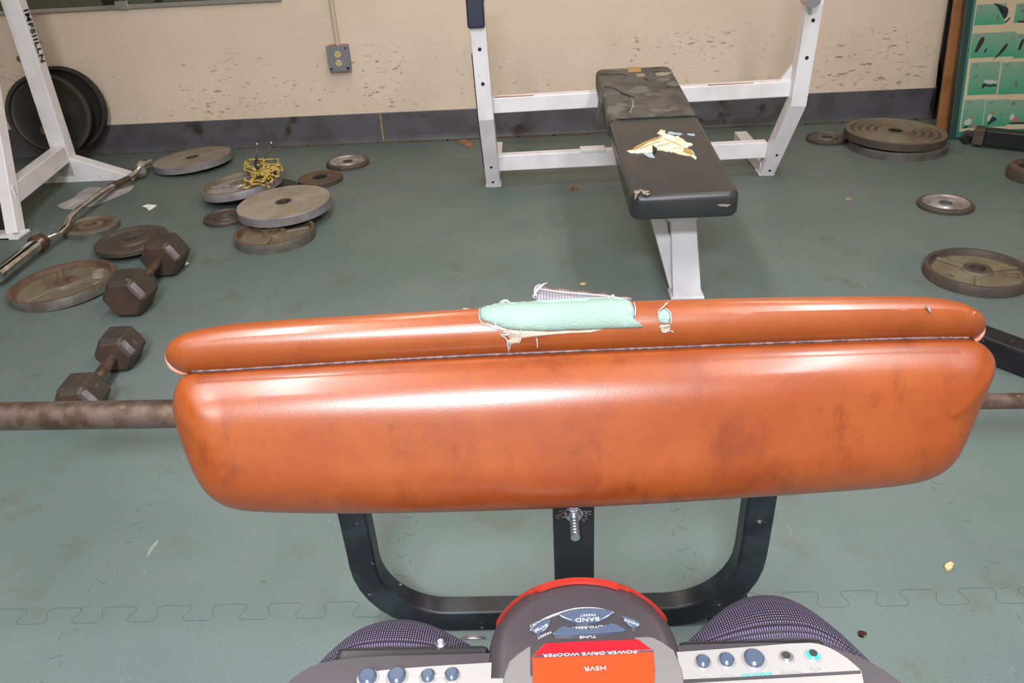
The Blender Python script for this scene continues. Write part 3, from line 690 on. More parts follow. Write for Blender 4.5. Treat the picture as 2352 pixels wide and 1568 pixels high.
plate(WP, 'large olive weight plate with rusty rim and raised lettering, nearest on the left', kind='deep', mats=['olive', 'ironside', 'rust', 'pgrey'], group=G, ribs=3, text=[('1004I', -1.12, .060)], **floorplate(142, 644, .190, .036, 0, (-.05, -.0), rot=.05))
plate(WP, 'small silver-centred plate alone on the floor at right', kind='smallring', mats=['silverp', 'rustdark', 'ironside'], group=G, **floorplate(2173, 463, .108, .020, 0))
plate(WP, 'olive deep-dished weight plate with dark rim, nearest on the right', kind='deep', mats=['olive', 'rustdark', 'rustdark', 'olive'], group=G, ribs=3, text=[('III', 1.75, .03), ('II', -1.9, .07)], **floorplate(2246, 613, .166, .036, 0, (.0, 0), rot=2.2))
plate(WP, 'small rusty plate half under the big stepped plate, right of bench press', kind='smallring', mats=['ironside', 'rustdark', 'rustdark'], group=G, **floorplate(1900, 312, .104, .022, 0))
plate(WP, 'big flat plate lying under the stepped plate, only its edge showing', kind='flat', mats=['ironside', 'ironside', 'dark'], group=G, **floorplate(2063, 322, .228, .038, .0, (.0, 0)))
plate(WP, 'big olive-brown plate with stepped concentric rings on top of the right-hand stack', kind='rings', mats=['olive', 'rustdark', 'dark'], group=G, **floorplate(2057, 299, .238, .036, .046, (.03, -.01)))
plate(WP, 'reddish-brown plate cut off by the right edge of the photo', kind='dish', mats=['rust', 'rustdark', 'dark'], group=G, **floorplate(2395, 378, .13, .06, 0))
# ------------------------------------------------------------------ left rack
rk = thing('squat_rack', 'white upright weight rack with black lettering at the far left', 'weight rack', (-2.4, 3.7, 0))
bm = bmesh.new(); beam(bm, (-2.435, 4.01, .03), (-2.425, 4.01, 1.75), .085, .07, upv=V((0, 1, 0))); link('back_post', bm, 'white', rk, bevel=.004)
bm = bmesh.new(); beam(bm, (-2.302, 3.245, .01), (-2.40, 3.87, 1.5), .055, .06, upv=V((0, 1, 0))); link('front_post', bm, 'white', rk, bevel=.004)
bm = bmesh.new(); beam(bm, (-2.312, 3.30, .165), (-2.43, 3.99, .150), .062, .085); link('side_rail', bm, 'white', rk, bevel=.004)
gp = [onz(80, 422), onz(305, 409), ony(310, 398, 4.0), ony(165, 366, 3.985), ony(150, 368, 3.985), V((-2.56, 3.975, .10))]
bm = bmesh.new(); prism(bm, [V((-2.60, 3.975, .0)), V((-2.115, 3.975, 0)), V((-2.10, 3.975, .018)), V((-2.385, 3.975, .125)), V((-2.48, 3.975, .125)), V((-2.6, 3.975, .05))], (0, .07, 0)); link('foot_gusset', bm, 'white', rk, bevel=.004)
bm = bmesh.new(); bbox(bm, (-2.125, 3.97, 0), (-2.09, 4.06, .022)); link('foot_cap', bm, 'whitel', rk, bevel=.003)
bm = bmesh.new(); bbox(bm, (-2.40, 3.19, 0), (-2.262, 3.29, .014)); bbox(bm, (-2.40, 3.19, 0), (-2.30, 3.24, .02)); link('foot_plate', bm, 'whitel', rk, bevel=.004)
for k_, (p_, q_) in enumerate((((62, 121), (89, 96)),)):
    P_ = ony(*p_, 4.06); Q_ = ony(*q_, 4.18); bm = bmesh.new(); tube(bm, [P_-(Q_-P_)*.6, Q_], .016, 20); link('plate_peg', bm, 'brass', rk, 40)
tm = Matrix.Translation((-2.3855, 4.01, .715)) @ Matrix.Rotation(PI/2, 4, 'Z') @ Matrix.Rotation(PI/2, 4, 'X') @ Matrix.Rotation(-PI/2, 4, 'Z')
text_obj('lettering', 'IMFSIILLN', .052, tm, 'inkblack', rk, .0008, 1.12, .0012)
# black panel at the frame edge
bm = bmesh.new(); bbox(bm, (-2.85, 3.325, 0), (-2.352, 3.35, .27))
tag(link('rubber_panel', bm, 'rubber', None, None, .004), 'black rubber panel standing left of the front white post at far left edge', 'panel')
# black plates behind the left rack post
bm = bmesh.new(); cpg = ony(128, 254, 4.33); tube(bm, [V((cpg.x+.085, 4.035, cpg.z-.03)), V((cpg.x-.004, 4.40, cpg.z+.006))], .021, 16); link('plate_peg', bm, 'brass', rk, 40)
nrm = V((.16, -1, .16)).normalized(); cb = ony(128, 254, 4.33)
pk = dict(kind='deep', mats=['blackplate', 'blackplate', 'blackplate'])
plate(WP, 'black weight plate, the rear one of two standing behind the left rack post', cen=cb+V((.02, .055, -.004)), R=.222, T=.035, normal=nrm, group='black plates behind the rack', **pk)
plate(WP, 'black weight plate, front one of two standing behind the left rack post', cen=cb+V((-.016, -.03, -.014)), R=.214, T=.035, normal=nrm, group='black plates behind the rack', kind='deep', mats=['blackplate', 'blackplate', 'rubberlite'])

# ------------------------------------------------------------------ curl bar
ez = thing('curl_bar', 'chrome zigzag curl bar lying across plates at the left', 'curl bar', (-2.05, 3.3, 0))
pp = [onz(-8, 634, .05), onz(97, 553, .05)]; d_ = (pp[1]-pp[0]).normalized()
bm = bmesh.new(); tube(bm, [pp[0]+d_*.05, pp[1]], .0265, 28); link('sleeve', bm, 'chrome', ez, 40)
bm = bmesh.new(); tube(bm, [pp[0], pp[0]+d_*.05], .0285, 28); link('end_cap', bm, 'chrome', ez, 40)
bm = bmesh.new(); c1 = onz(90, 558, .05); tube(bm, [c1-d_*.014, c1], .040, 28); tube(bm, [c1+d_*.006, c1+d_*.022], .036, 28); link('collar', bm, 'steel', ez, 40)
bar = [onz(100, 550, .05), onz(146, 532, .055), onz(163, 493, .06), onz(210, 458, .065), onz(248, 432, .05), onz(300, 408, .05), onz(325, 382, .06), onz(346, 371, .05)]
bm = bmesh.new(); tube(bm, smooth_poly([tuple(p) for p in bar], 1, False), .0135, 18); link('bent_shaft', bm, 'chrome', ez, 50)
bm = bmesh.new(); tube(bm, [bar[4].lerp(bar[5], .08), bar[4].lerp(bar[5], .92)], .0155, 18); link('worn_grip', bm, 'rustdark', ez, 50)
bm = bmesh.new(); tube(bm, [onz(320, 392, .05), onz(326, 384, .05)], .034, 28); link('collar', bm, 'chrome', ez, 40)

# ------------------------------------------------------------------ hex dumbbells
def dumbbell(label, a, b, ap, hl):
    """a, b: head centres on floor plane; ap: half flat-to-flat; hl head length"""
    a = V(a); b = V(b); t = thing('hex_dumbbell', label, 'dumbbell', ((a.x+b.x)/2, (a.y+b.y)/2, 0), 'rusty hex dumbbells')
    d = (b-a).normalized(); s = V((d.y, -d.x, 0)); Rr = ap/math.cos(PI/6)
    for c_, sg in ((a, -1), (b, 1)):
        bm = bmesh.new(); rings = []
        for off, k in ((-hl/2, .80), (-hl/2+.020, 1), (hl/2-.020, 1), (hl/2, .80)):
            rings.append([bm.verts.new(c_+V((0, 0, ap))+d*off+s*(Rr*k*math.cos(PI/3*i))+V((0, 0, Rr*k*math.sin(PI/3*i)))) for i in range(6)])
        for A_, B_ in zip(rings, rings[1:]):
            for j in range(6): bm.faces.new((A_[j], A_[(j+1) % 6], B_[(j+1) % 6], B_[j]))
        f1 = bm.faces.new(rings[0][::-1]); f2 = bm.faces.new(rings[-1]); f1.material_index = 1; f2.material_index = 1
        # worn bare bevels
        link('head', bm, ['hexiron', 'hexrust'], t, bevel=.004)
        bm = bmesh.new()
        i = 1
        e0 = c_+V((0, 0, ap))-d*(hl/2-.010)
        q0 = [s*(Rr*.905*math.cos(PI/3*k))+V((0, 0, Rr*.905*math.sin(PI/3*k))) for k in range(6)]
        nn = (-d*.9+(q0[0]+q0[1]).normalized()*.5).normalized()
        A1 = e0+q0[0].lerp(q0[1], .12); A2 = e0+q0[0].lerp(q0[1], .88); w_ = (d*.009+(q0[0]+q0[1]).normalized()*.010)
        prism(bm, [A1-w_, A2-w_, A2+w_, A1+w_], nn*.0012); link('worn_edge', bm, 'edgewear', t)
    bm = bmesh.new(); P = [a.lerp(b, k)+V((0, 0, ap)) for k in (.1, .25, .4, .5, .6, .75, .9)]
    tube(bm, P, .017, 20, scales=[.8, .8, .95, 1, .95, .8, .8]); link('handle', bm, 'steel', t, 60)
    return t
dumbbell('larger rusty hex dumbbell beside the dark brown plate, upper left', (-1.432, 2.478, 0), (-1.436, 2.80, 0), .070, .135)
dumbbell('smaller hex dumbbell on bare mat, partly hidden behind the barbell sleeve', (-1.292, 1.835, 0), (-1.305, 2.105, 0), .057, .115)

# ------------------------------------------------------------------ wall outlet, conduit, mirror
ol = thing('wall_outlet', 'grey metal double outlet box with ivory sockets on the cream wall', 'outlet', (-1.04, WY-.03, .45))
cxo = (ony(747, 110, WY-.05).x+ony(800, 108, WY-.05).x)/2; z1 = ony(770, 106, WY-.05).z; z0 = ony(775, 163, WY-.05).z; hw = .056
bm = bmesh.new(); bbox(bm, (cxo-hw, WY-.05, z0), (cxo+hw, WY, z1)); link('box', bm, 'galv', ol, bevel=.004)
bm = bmesh.new(); bbox(bm, (cxo-hw-.003, WY-.053, z0-.002), (cxo+hw+.003, WY-.050, z1+.002)); link('cover_plate', bm, 'galv', ol, bevel=.006)
for dz in (.022, -.022):
    zc = (z0+z1)/2+dz; bm = bmesh.new(); disc(bm, V((cxo, WY-.053, zc)), (0, -1, 0), .0165, .003, 24); s_ = link('socket', bm, 'ivory', ol, 40)
    bm = bmesh.new()
    for dx in (-.0065, .0065): bbox(bm, (cxo+dx-.0015, WY-.0568, zc-.001), (cxo+dx+.0015, WY-.056, zc+.008))
    disc(bm, V((cxo, WY-.056, zc-.007)), (0, -1, 0), .0028, .0008, 12)
    o = link('slot', bm, 'dark', None); o.parent = s_; o.matrix_parent_inverse = Matrix.Translation(-ol.location) if False else Matrix()
    o.matrix_parent_inverse = Matrix.Identity(4); o.parent_type = 'OBJECT'
bm = bmesh.new(); bbox(bm, (cxo-hw*.8, WY-.048, z1), (cxo-.012, WY-.004, z1+.0025)); link('painted_top', bm, 'redpaint', ol); bm = bmesh.new(); bbox(bm, (cxo+.012, WY-.048, z1), (cxo+hw*.8, WY-.004, z1+.0025)); link('painted_top', bm, 'redpaint', ol)
for sx_, sz_, sr_ in ((-.8, z0+.012, .006), (.8, z0+.012, .008), (.82, z1-.012, .005)): bm = bmesh.new(); disc(bm, V((cxo+hw*sx_, WY-.053, sz_)), (0, -1, 0), sr_, .002, 12); link('screw', bm, 'dark', ol)
cu0 = V((cxo+.0, WY-.02, z1)); bm = bmesh.new(); tube(bm, [cu0, V((cxo+.0, WY-.014, ZC))], .0115, 16)
tag(link('conduit_pipe', bm, 'plainwall', None, 50), 'thin cream painted conduit pipe running up the wall from the outlet', 'pipe')
mr = thing('wall_mirror', 'dark wall mirror with aluminium bottom trim at top left', 'mirror', (-2.3, WY-.01, 1.3))
mx0, mx1, mz = -3.35, -1.30, .775
bm = bmesh.new(); bbox(bm, (mx0, WY-.008, mz+.01), (mx1, WY, 2.2)); link('mirror_glass', bm, 'mirror', mr)
bm = bmesh.new(); bbox(bm, (mx0, WY-.018, mz-.012), (mx1, WY, mz+.012)); link('bottom_trim', bm, 'alu', mr, bevel=.003)
bm = bmesh.new(); bbox(bm, (-2.18, WY-.022, mz-.014), (-2.11, WY, mz+.03)); link('mirror_clip', bm, 'alu', mr, bevel=.003)

# ------------------------------------------------------------------ poster board and wooden board
pb = thing('exercise_poster', 'green and beige exercise chart in a dark green frame leaning at the right wall', 'poster', (2.5, 4.08, 0))
PO = V((2.105, 4.05, .0)); lean = .20; PN = V((0, -1, lean)).normalized(); PU = V((0, lean, 1)).normalized(); PX = V((1, .0, 0))
bot = V((onz(2179, 318).x, 4.06, 0.0))
def onposter(x, y, off=0.0):
    d = ray(x, y); t = (bot-CAM).dot(PN)/d.dot(PN); return CAM+d*t+PN*off
def pquad(bm, u0, u1, v0, v1, off, th, mi=0):
    P = [bot+PX*u+PU*v+PN*off for u, v in ((u0, v0), (u1, v0), (u1, v1), (u0, v1))]; prism(bm, P, PN*th, mi)
bm = bmesh.new(); pquad(bm, -.010, 1.15, 0, 1.5, -.027, .027); link('frame_board', bm, 'greenframe', pb, bevel=.003)
tu1 = ((onposter(2203, 302)-bot).x+(onposter(2241, 2)-bot).x)/2; tu0 = tu1-.012
bm = bmesh.new(); pquad(bm, tu0, 1.12, .012, 1.45, .0002, .0006); link('teal_sheet', bm, 'teal', pb)
bm = bmesh.new(); pquad(bm, tu1, 1.10, .040, 1.43, .001, .001); link('chart_paper', bm, 'beigeprint', pb)
def uv(x, y): p = onposter(x, y)-bot; return p.dot(PX), p.dot(PU)
def z2(x, y): return (2150+x*.2167, y*.2168)
panels = [((430, 50), (720, 255)), ((850, 40), (1190, 225)), ((385, 355), (815, 595)), ((850, 360), (1200, 600)), ((370, 665), (635, 995)), ((700, 660), (1060, 985)), ((300, 1060), (480, 1350)), ((530, 1060), (735, 1335)), ((775, 1060), (990, 1310)), ((1030, 1060), (1250, 1290))]
rp = random.Random(5)
nums = ['9', '10', '11', '12', '13', '14', '17', '18', '19', '20']
fig = [[('inkblack', [(610, 30), (690, 55), (760, 80), (765, 130), (735, 200), (705, 190), (715, 120), (690, 85), (620, 55)]), ('inkgrey', [(640, 165), (665, 160), (660, 205), (640, 210)]), ('inkblack', [(720, 240), (780, 180), (788, 190), (735, 248)])],
 [('inkblack', [(850, 225), (925, 215), (1000, 225), (1000, 240), (870, 240)]), ('inkgrey', [(880, 130), (920, 95), (960, 90), (925, 130)])],
 [('inkblack', [(400, 555), (430, 480), (470, 400), (500, 385), (515, 420), (480, 480), (430, 560)]), ('inkblack', [(500, 555), (525, 510), (540, 515), (515, 565)]), ('inkblack', [(590, 640), (640, 590), (720, 480), (760, 450), (750, 500), (690, 570), (620, 620)]), ('inkskin', [(780, 430), (810, 380), (830, 370), (815, 410)])],
 [('inkblack', [(860, 540), (890, 440), (930, 400), (925, 450), (890, 530)])],
 [('inkblack', [(480, 935), (490, 880), (530, 890), (570, 905), (620, 885), (650, 920), (600, 910), (560, 925), (520, 905), (495, 940)]), ('inkwhite', [(490, 870), (520, 845), (600, 848), (670, 860), (640, 880), (560, 885)]), ('inkgrey', [(385, 840), (420, 800), (455, 795), (430, 825)])],
 [('inkgrey', [(825, 920), (835, 860), (860, 840), (865, 900), (850, 940)]), ('inkskin', [(915, 810), (940, 750), (960, 800)])],
 [('inkwhite', [(290, 1310), (300, 1280), (350, 1250), (380, 1260), (370, 1310), (320, 1330)]), ('inkskin', [(355, 1260), (365, 1220), (390, 1225), (385, 1265)]), ('inkblack', [(280, 1365), (300, 1335), (340, 1330), (330, 1350)]), ('inkskin', [(370, 1330), (400, 1300), (430, 1350), (400, 1355)]), ('inkgrey', [(295, 1190), (320, 1165), (350, 1160), (320, 1180)])],
 [('inkwhite', [(530, 1280), (560, 1200), (590, 1210), (570, 1290)]), ('inkblack', [(530, 1325), (570, 1260), (600, 1230), (650, 1265), (600, 1290), (560, 1320)]), ('inkskin', [(570, 1210), (590, 1165), (610, 1170), (600, 1215)]), ('inkgrey', [(660, 1225), (700, 1195), (700, 1215), (670, 1235)])],
 [('inkwhite', [(770, 1270), (790, 1200), (830, 1210), (820, 1270)]), ('inkskin', [(800, 1290), (830, 1225), (880, 1250), (890, 1295)]), ('inkblack', [(755, 1305), (830, 1290), (980, 1295), (980, 1312), (770, 1312)]), ('inkgrey', [(785, 1110), (820, 1085), (845, 1105), (800, 1115)])],
 [('inkskin', [(1080, 1270), (1120, 1200), (1160, 1270)])]]
for (a_, b_), nm, fg in zip(panels, nums, fig):
    ua, va_ = uv(*z2(*a_)); ub, vb_ = uv(*z2(*b_)); bm = bmesh.new()
    u0_ = min(ua, ub)-.002; pquad(bm, min(ua, ub), max(ua, ub), min(va_, vb_), max(va_, vb_), .002, .0006); pn = link('photo_panel', bm, 'gpanel', pb)
    for m_, poly in fg:
        bm = bmesh.new(); prism(bm, [onposter(*z2(*p), .0026) for p in smooth_poly(poly, 1)], PN*.0004); o = link('printed_figure', bm, m_, None); o.parent = pn; o.matrix_parent_inverse = Matrix.Identity(4)
    tm = Matrix.Translation(bot+PX*(min(ua, ub)+.022)+PU*(max(va_, vb_)-.014)+PN*.003) @ Matrix((PX.to_4d(), PU.to_4d(), PN.to_4d(), (0, 0, 0, 1))).transposed()
    tm[3][0] = tm[3][1] = tm[3][2] = 0; tm[3][3] = 1
    R3 = Matrix((PX, PU, PN)).transposed().to_4x4(); tm = Matrix.Translation(bot+PX*(min(ua, ub)+.022)+PU*(max(va_, vb_)-.014)+PN*.003) @ R3
    t_ = text_obj('panel_number', nm, .022, tm, 'inkgrey', None, .0003); t_.parent = pn
# wooden board behind it
lean2 = .16; WN = V((0, -1, lean2)).normalized(); WU = V((0, lean2, 1)).normalized(); wb = V((onz(2152, 285).x*.975-.035, 4.16, 0.0))
bm = bmesh.new(); prism(bm, [wb, wb+V((1.0, 0, 0)), wb+V((1.0, 0, 0))+WU*1.8, wb+WU*1.8], -WN*.022)
tag(link('wooden_board', bm, 'wood', None, bevel=.003), 'orange-brown wooden board leaning behind the exercise chart', 'board')
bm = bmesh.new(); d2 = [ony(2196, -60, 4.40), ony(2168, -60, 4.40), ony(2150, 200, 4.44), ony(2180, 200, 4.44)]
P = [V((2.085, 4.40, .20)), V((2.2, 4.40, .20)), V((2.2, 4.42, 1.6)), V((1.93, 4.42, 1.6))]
BP_ = [ony(2138, 300, 4.455), ony(2139, 240, 4.455), ony(2150, 205, 4.455), ony(2164, 185, 4.455), ony(2160, 135, 4.455), ony(2172, 60, 4.455), ony(2181, 0, 4.455), ony(2230, -300, 4.455)]  # lower points add a wall shadow to the black panel's outline
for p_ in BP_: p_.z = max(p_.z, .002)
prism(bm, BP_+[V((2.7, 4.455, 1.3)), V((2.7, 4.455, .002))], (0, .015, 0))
tag(link('black_panel_with_shadow', bm, 'rubber', None), 'thin black panel behind the wooden board, widened below as a shadow on the wall', 'panel')

# ------------------------------------------------------------------ black machine frame pieces at the right
mf = thing('machine_frame', 'low black square-tube machine frame with caster foot before the exercise chart', 'machine frame', (2.3, 3.9, 0))
a0 = ony(2262, 316, 3.93); a1 = ony(2420, 352, 3.72)
bm = bmesh.new(); beam(bm, (a0.x, a0.y, .052), (a1.x+.25, a1.y-.12, .052), .07, .075); link('rail', bm, 'black', mf, bevel=.005)
bm = bmesh.new(); dd = (V((a1.x+.25, a1.y-.12, .052))-V((a0.x, a0.y, .052))).normalized(); q = V((a0.x, a0.y, .052)); beam(bm, q-dd*.05, q, .074, .08); link('end_plug', bm, 'rustdark', mf, bevel=.005)
bm = bmesh.new(); q = onz(2214, 318, .02); disc(bm, V((q.x+.0, q.y-.012, .026)), (.2, -1, 0), .026, .025, 24); link('caster', bm, 'rubber', mf, 40)
bm = bmesh.new(); beam(bm, q+V((0, 0, .03)), V((a0.x, a0.y, .05)), .04, .02); link('caster_arm', bm, 'rustdark', mf)
tb = thing('floor_tube_frame', 'black square tube on the floor emerging behind the curl pad at right', 'machine frame', (1.5, 2.0, 0))
a0 = onz(2190, 738, .07); a1 = onz(2420, 823, .07); d_ = (a1-a0).normalized()
bm = bmesh.new(); beam(bm, V((a0.x, a0.y, .04))-d_*.1, V((a1.x, a1.y, .04))+d_*.5, .075, .075); link('tube', bm, 'black', tb, bevel=.006)
bm = bmesh.new(); q = V((a0.x, a0.y, .04))-d_*.1; beam(bm, q-d_*.012, q, .08, .08); link('end_plug', bm, 'rubber', tb, bevel=.004)

# ------------------------------------------------------------------ spring collar with yellow twine
sc = thing('spring_collar', 'small spring collar clip with two upright handles behind the yellow twine', 'collar clip', onz(600, 388, .08))
cz = onz(600, 386, .080)
bm = bmesh.new(); cl = [cz+V((.027*math.cos(a), .027*math.sin(a), .0016*a)) for a in [i*.35 for i in range(70)]]
tube(bm, cl, .003, 8); link('coil', bm, 'steel', sc, 179)
for (x_, y_) in ((590, 328), (624, 326)):
    e = ony(x_, y_, cz.y+.02); s0 = cz+V((.02 if x_ > 600 else -.02, 0, .03)); bm = bmesh.new(); tube(bm, [s0, s0.lerp(e, .85)], .0022, 8); h_ = link('handle', bm, 'steel', sc, 179)
    bm = bmesh.new(); tube(bm, [s0.lerp(e, .85), e], .0055, 10); link('handle_tip', bm, 'chrome', sc, 179)
bm = bmesh.new(); rt_ = random.Random(11)
for k in range(20):
    pts = []
    bx, by = rt_.uniform(578, 622), rt_.uniform(378, 412)
    a = rt_.uniform(0, 6.28)
    for i in range(9):
        pts.append((bx, by, .098+rt_.uniform(-.006, .026)))
        a += rt_.uniform(-1.3, 1.3); bx += 11*math.cos(a); by += 7*math.sin(a)
        bx = min(max(bx, 562), 640); by = min(max(by, 366), 428)
    tube(bm, [onz(*p) for p in smooth_poly(pts, 2, False)], .0050, 6)
for ln in ([(600, 400), (580, 412), (562, 424), (560, 432), (572, 431), (590, 415)], [(608, 408), (612, 420), (618, 430)], [(604, 398), (622, 384), (636, 376), (646, 380), (648, 392)]):
    tube(bm, [onz(x, y, .095) for x, y in smooth_poly(ln, 2, False)], .0055, 6)
tag(link('yellow_twine', bm, 'twine', None, 179), 'tangle of yellow twine lying on the silver open-faced plate', 'twine')

# ------------------------------------------------------------------ litter
def flat_thing(name, label, cat, poly, m, z=.001, h=.0012, wav=0.0, sm=1, group=None):
    bm = bmesh.new(); P = [onz(x, y, z) for x, y in smooth_poly(poly, sm)]
    c_ = sum(P, V())/len(P); rings = [P, [p.lerp(c_, .45)+V((0, 0, wav*random.random())) for p in P]]
    for zz_ in (0, h):
        R_ = [[bm.verts.new(p+V((0, 0, zz_))) for p in r] for r in rings]; cv = bm.verts.new(c_+V((0, 0, zz_+wav*.6)))
        n = len(P)
        for j in range(n):
            bm.faces.new((R_[0][j], R_[0][(j+1) % n], R_[1][(j+1) % n], R_[1][j])); bm.faces.new((R_[1][j], R_[1][(j+1) % n], cv))
        if zz_ == 0: low = R_[0]
        else:
            for j in range(n): bm.faces.new((low[j], low[(j+1) % n], R_[0][(j+1) % n], R_[0][j]))
    return tag(link(name, bm, m, None), label, cat, group)
flat_thing('crumpled_cloth', 'crumpled grey-white cloth lying flat under the curl bar', 'cloth', [(128, 472), (165, 458), (190, 436), (215, 428), (245, 433), (270, 428), (312, 424), (300, 440), (270, 452), (235, 466), (215, 475), (190, 476), (165, 482), (140, 480)], 'paper', .002, .002, .02)
flat_thing('paper_scrap', 'small white torn paper scrap on the mat right of the grey cloth', 'scrap', [(326, 474), (342, 470), (361, 471), (352, 478), (342, 484), (336, 477)], 'scrap', .001, .001, .01, 0)
flat_thing('paper_scrap', 'tiny white scrap beside the larger hex dumbbell', 'scrap', [(418, 602), (427, 600), (435, 605), (425, 610), (415, 609)], 'scrap', .001, .001, .006, 0)
flat_thing('dry_leaf', 'small dry brown leaf on the floor in front of the bench press crossbar', 'leaf', [(1305, 430), (1315, 426), (1328, 430), (1324, 437), (1316, 433), (1311, 437)], 'leaf', .001, .002, .012, 0)
flat_thing('dry_leaf', 'brown leaf scraps on floor behind the left upright of the bench press', 'leaf', [(1050, 324), (1062, 320), (1075, 325), (1088, 326), (1086, 338), (1070, 337), (1060, 331)], 'leaf', .001, .002, .012, 0)
flat_thing('yellow_crumb', 'yellowish foam crumb on the mat at lower right', 'debris', [(2168, 1304), (2172, 1297), (2182, 1293), (2190, 1299), (2186, 1308), (2174, 1313)], 'crumb', .001, .006, .004, 0)
flat_thing('yellow_crumb', 'tiny yellow crumb on floor just beyond the lifted leather flap', 'debris', [(1331, 652), (1340, 649), (1347, 651), (1343, 655), (1334, 655)], 'crumb', .001, .002, .002, 0)
flat_thing('pink_scrap', 'small pinkish scrap on the floor right of the bench', 'scrap', [(1940, 455), (1950, 453), (1962, 457), (1955, 461), (1943, 460)], 'pgrey', .001, .001, .002, 0)
# ------------------------------------------------------------------ boombox
bx = thing('boombox', 'grey and silver portable stereo with red window and mesh speaker grilles, in the foreground', 'stereo', (.02, .27, .595))
ZD = .79
def dk(x, y, off=0.0): p = onz(x, y, ZD); return V((p.x, p.y, ZD+off))
# casing: plan outline at deck height, lofted down
plan = [(-.190, .12), (-.190, .335), (-.180, .358), (-.155, .3715), (-.05, .372), (.0, .374), (.09, .376), (.17, .377), (.205, .368), (.228, .345), (.233, .33), (.233, .12)]
bm = bmesh.new(); rings = []
for z, k, o_ in ((.597, .93, -.012), (.62, .98, -.004), (.70, 1.0, 0), (.772, 1.0, 0), (.784, .997, -.002), (.789, .985, -.005)):
    rings.append([bm.verts.new((.0215+(x-.0215)*k, .12+(y-.12)*(1-(1-k)*1.0)+o_*0, z)) for x, y in smooth_poly(plan, 2, False)])
n = len(rings[0])
for A_, B_ in zip(rings, rings[1:]):
    for j in range(n): bm.faces.new((A_[j], A_[(j+1) % n], B_[(j+1) % n], B_[j]))
bm.faces.new(rings[0][::-1]); bm.faces.new(rings[-1]); link('casing', bm, 'bbgrey', bx, 40)
# silver deck
def deckpart(name, poly, m, off, h, sm=1, parent=bx, bev=.0):
    bm = bmesh.new(); prism(bm, [dk(x, y, off) for x, y in (smooth_poly(poly, sm) if sm else poly)], (0, 0, h)); o = link(name, bm, m, None, None, bev)
    if parent is bx: o.parent = bx; o.matrix_parent_inverse = Matrix.Translation(-bx.location)
    else: o.parent = parent; o.matrix_parent_inverse = Matrix.Identity(4)
    return o
sil = [(790, 1640), (815, 1580), (840, 1552), (870, 1543), (1000, 1533), (1120, 1526), (1200, 1520), (1340, 1512), (1480, 1506), (1560, 1501), (1700, 1491), (1850, 1479), (1890, 1484), (1935, 1508), (1968, 1535), (1980, 1548), (1990, 1640)]
deckpart('silver_panel', sil, 'bbsilver', -.001, .003, 1)
deckpart('panel_groove', [(1545, 1567), (1700, 1560), (1975, 1545), (1976, 1551), (1700, 1566), (1545, 1575)], 'bbgrey', .0018, .0008, 0)
deckpart('window_surround', [(1150, 1640), (1160, 1535), (1200, 1500), (1235, 1480), (1340, 1475), (1480, 1468), (1510, 1474), (1560, 1510), (1580, 1640)], 'bbsur', -.0005, .0045, 1, bev=.0015)
deckpart('cassette_window', [(1226, 1630), (1222, 1520), (1252, 1489), (1350, 1484), (1466, 1480), (1500, 1508), (1504, 1545), (1500, 1630)], 'bbwin', .002, .004, 0, bev=.001)
deckpart('window_band', [(1228, 1519), (1254, 1492), (1350, 1487), (1464, 1483), (1497, 1507), (1350, 1515)], 'bbwin2', .0055, .0012, 0)
deckpart('window_gap', [(1226, 1524), (1228, 1519), (1350, 1514), (1498, 1506), (1500, 1510), (1350, 1519)], 'stitch', .0055, .0014, 0)
# domed control pod
cx_, cy_ = .0212, .366; ra, rbb = .0665, .067
bm = bmesh.new(); rings = []
for z, k in ((.735, .95), (.765, 1.01), (.782, 1.0), (.789, .975), (.7925, .94), (.7935, .80), (.794, .55), (.7942, .02)):
    ring = []
    for i in range(41):
        a = PI*i/40; ring.append(bm.verts.new((cx_+ra*k*math.cos(a), cy_+rbb*k*math.sin(a)**.92, z)))
    ring.append(bm.verts.new((cx_-ra*k, cy_-.02, z))); ring.append(bm.verts.new((cx_+ra*k, cy_-.02, z)))
    rings.append(ring)
n = len(rings[0])
for A_, B_ in zip(rings, rings[1:]):
    for j in range(n): bm.faces.new((A_[j], A_[(j+1) % n], B_[(j+1) % n], B_[j]))
bm.faces.new(rings[0][::-1]); bm.faces.new(rings[-1]); pod = link('control_pod', bm, 'bbgrey', bx, 60)
# red rim strip following the pod's far edge
bm = bmesh.new(); sect = []
prev = None
for i in range(61):
    a = math.radians(24+132*i/60); wide = 1.0 if abs(a-PI/2) < math.radians(31) else .45
    if abs(abs(a-PI/2)-math.radians(33)) < math.radians(2.4): wide = .7
    co_, si_ = math.cos(a), math.sin(a)**.92
    prof = [(1.018, .778), (1.008, .7885), (.985, .7925), (.965, .7945), (1-.115*wide, .7958), (1-.125*wide, .7938), (.93, .786)]
    cur = [bm.verts.new((cx_+ra*k*co_, cy_+rbb*k*si_, z)) for k, z in prof]
    if prev:
        for j in range(len(cur)): bm.faces.new((prev[j], prev[(j+1) % len(cur)], cur[(j+1) % len(cur)], cur[j]))
    else: bm.faces.new(cur)
    prev = cur
bm.faces.new(prev[::-1]); link('red_rim', bm, 'bbred', bx, 40)
def dpp(x, y, off=0.0): p = onz(x, y, .7942); return V((p.x, p.y, .7942+off))
def z8(x, y): return (1100+x*.2126, 1300+y*.2126)
def podpart(name, poly, m, h=.0022, off=-.001, bev=.0008, sm=1):
    bm = bmesh.new(); prism(bm, [dpp(*z8(*p), off) for p in smooth_poly(poly, sm)], (0, 0, h)); o = link(name, bm, m, None, None, bev); o.parent = bx; o.matrix_parent_inverse = Matrix.Translation(-bx.location); return o
podpart('band_button', [(845, 545), (950, 500), (1100, 475), (1230, 472), (1360, 485), (1460, 515), (1390, 575), (1280, 620), (1150, 635), (1020, 620), (920, 585)], 'bbblue', .0035)
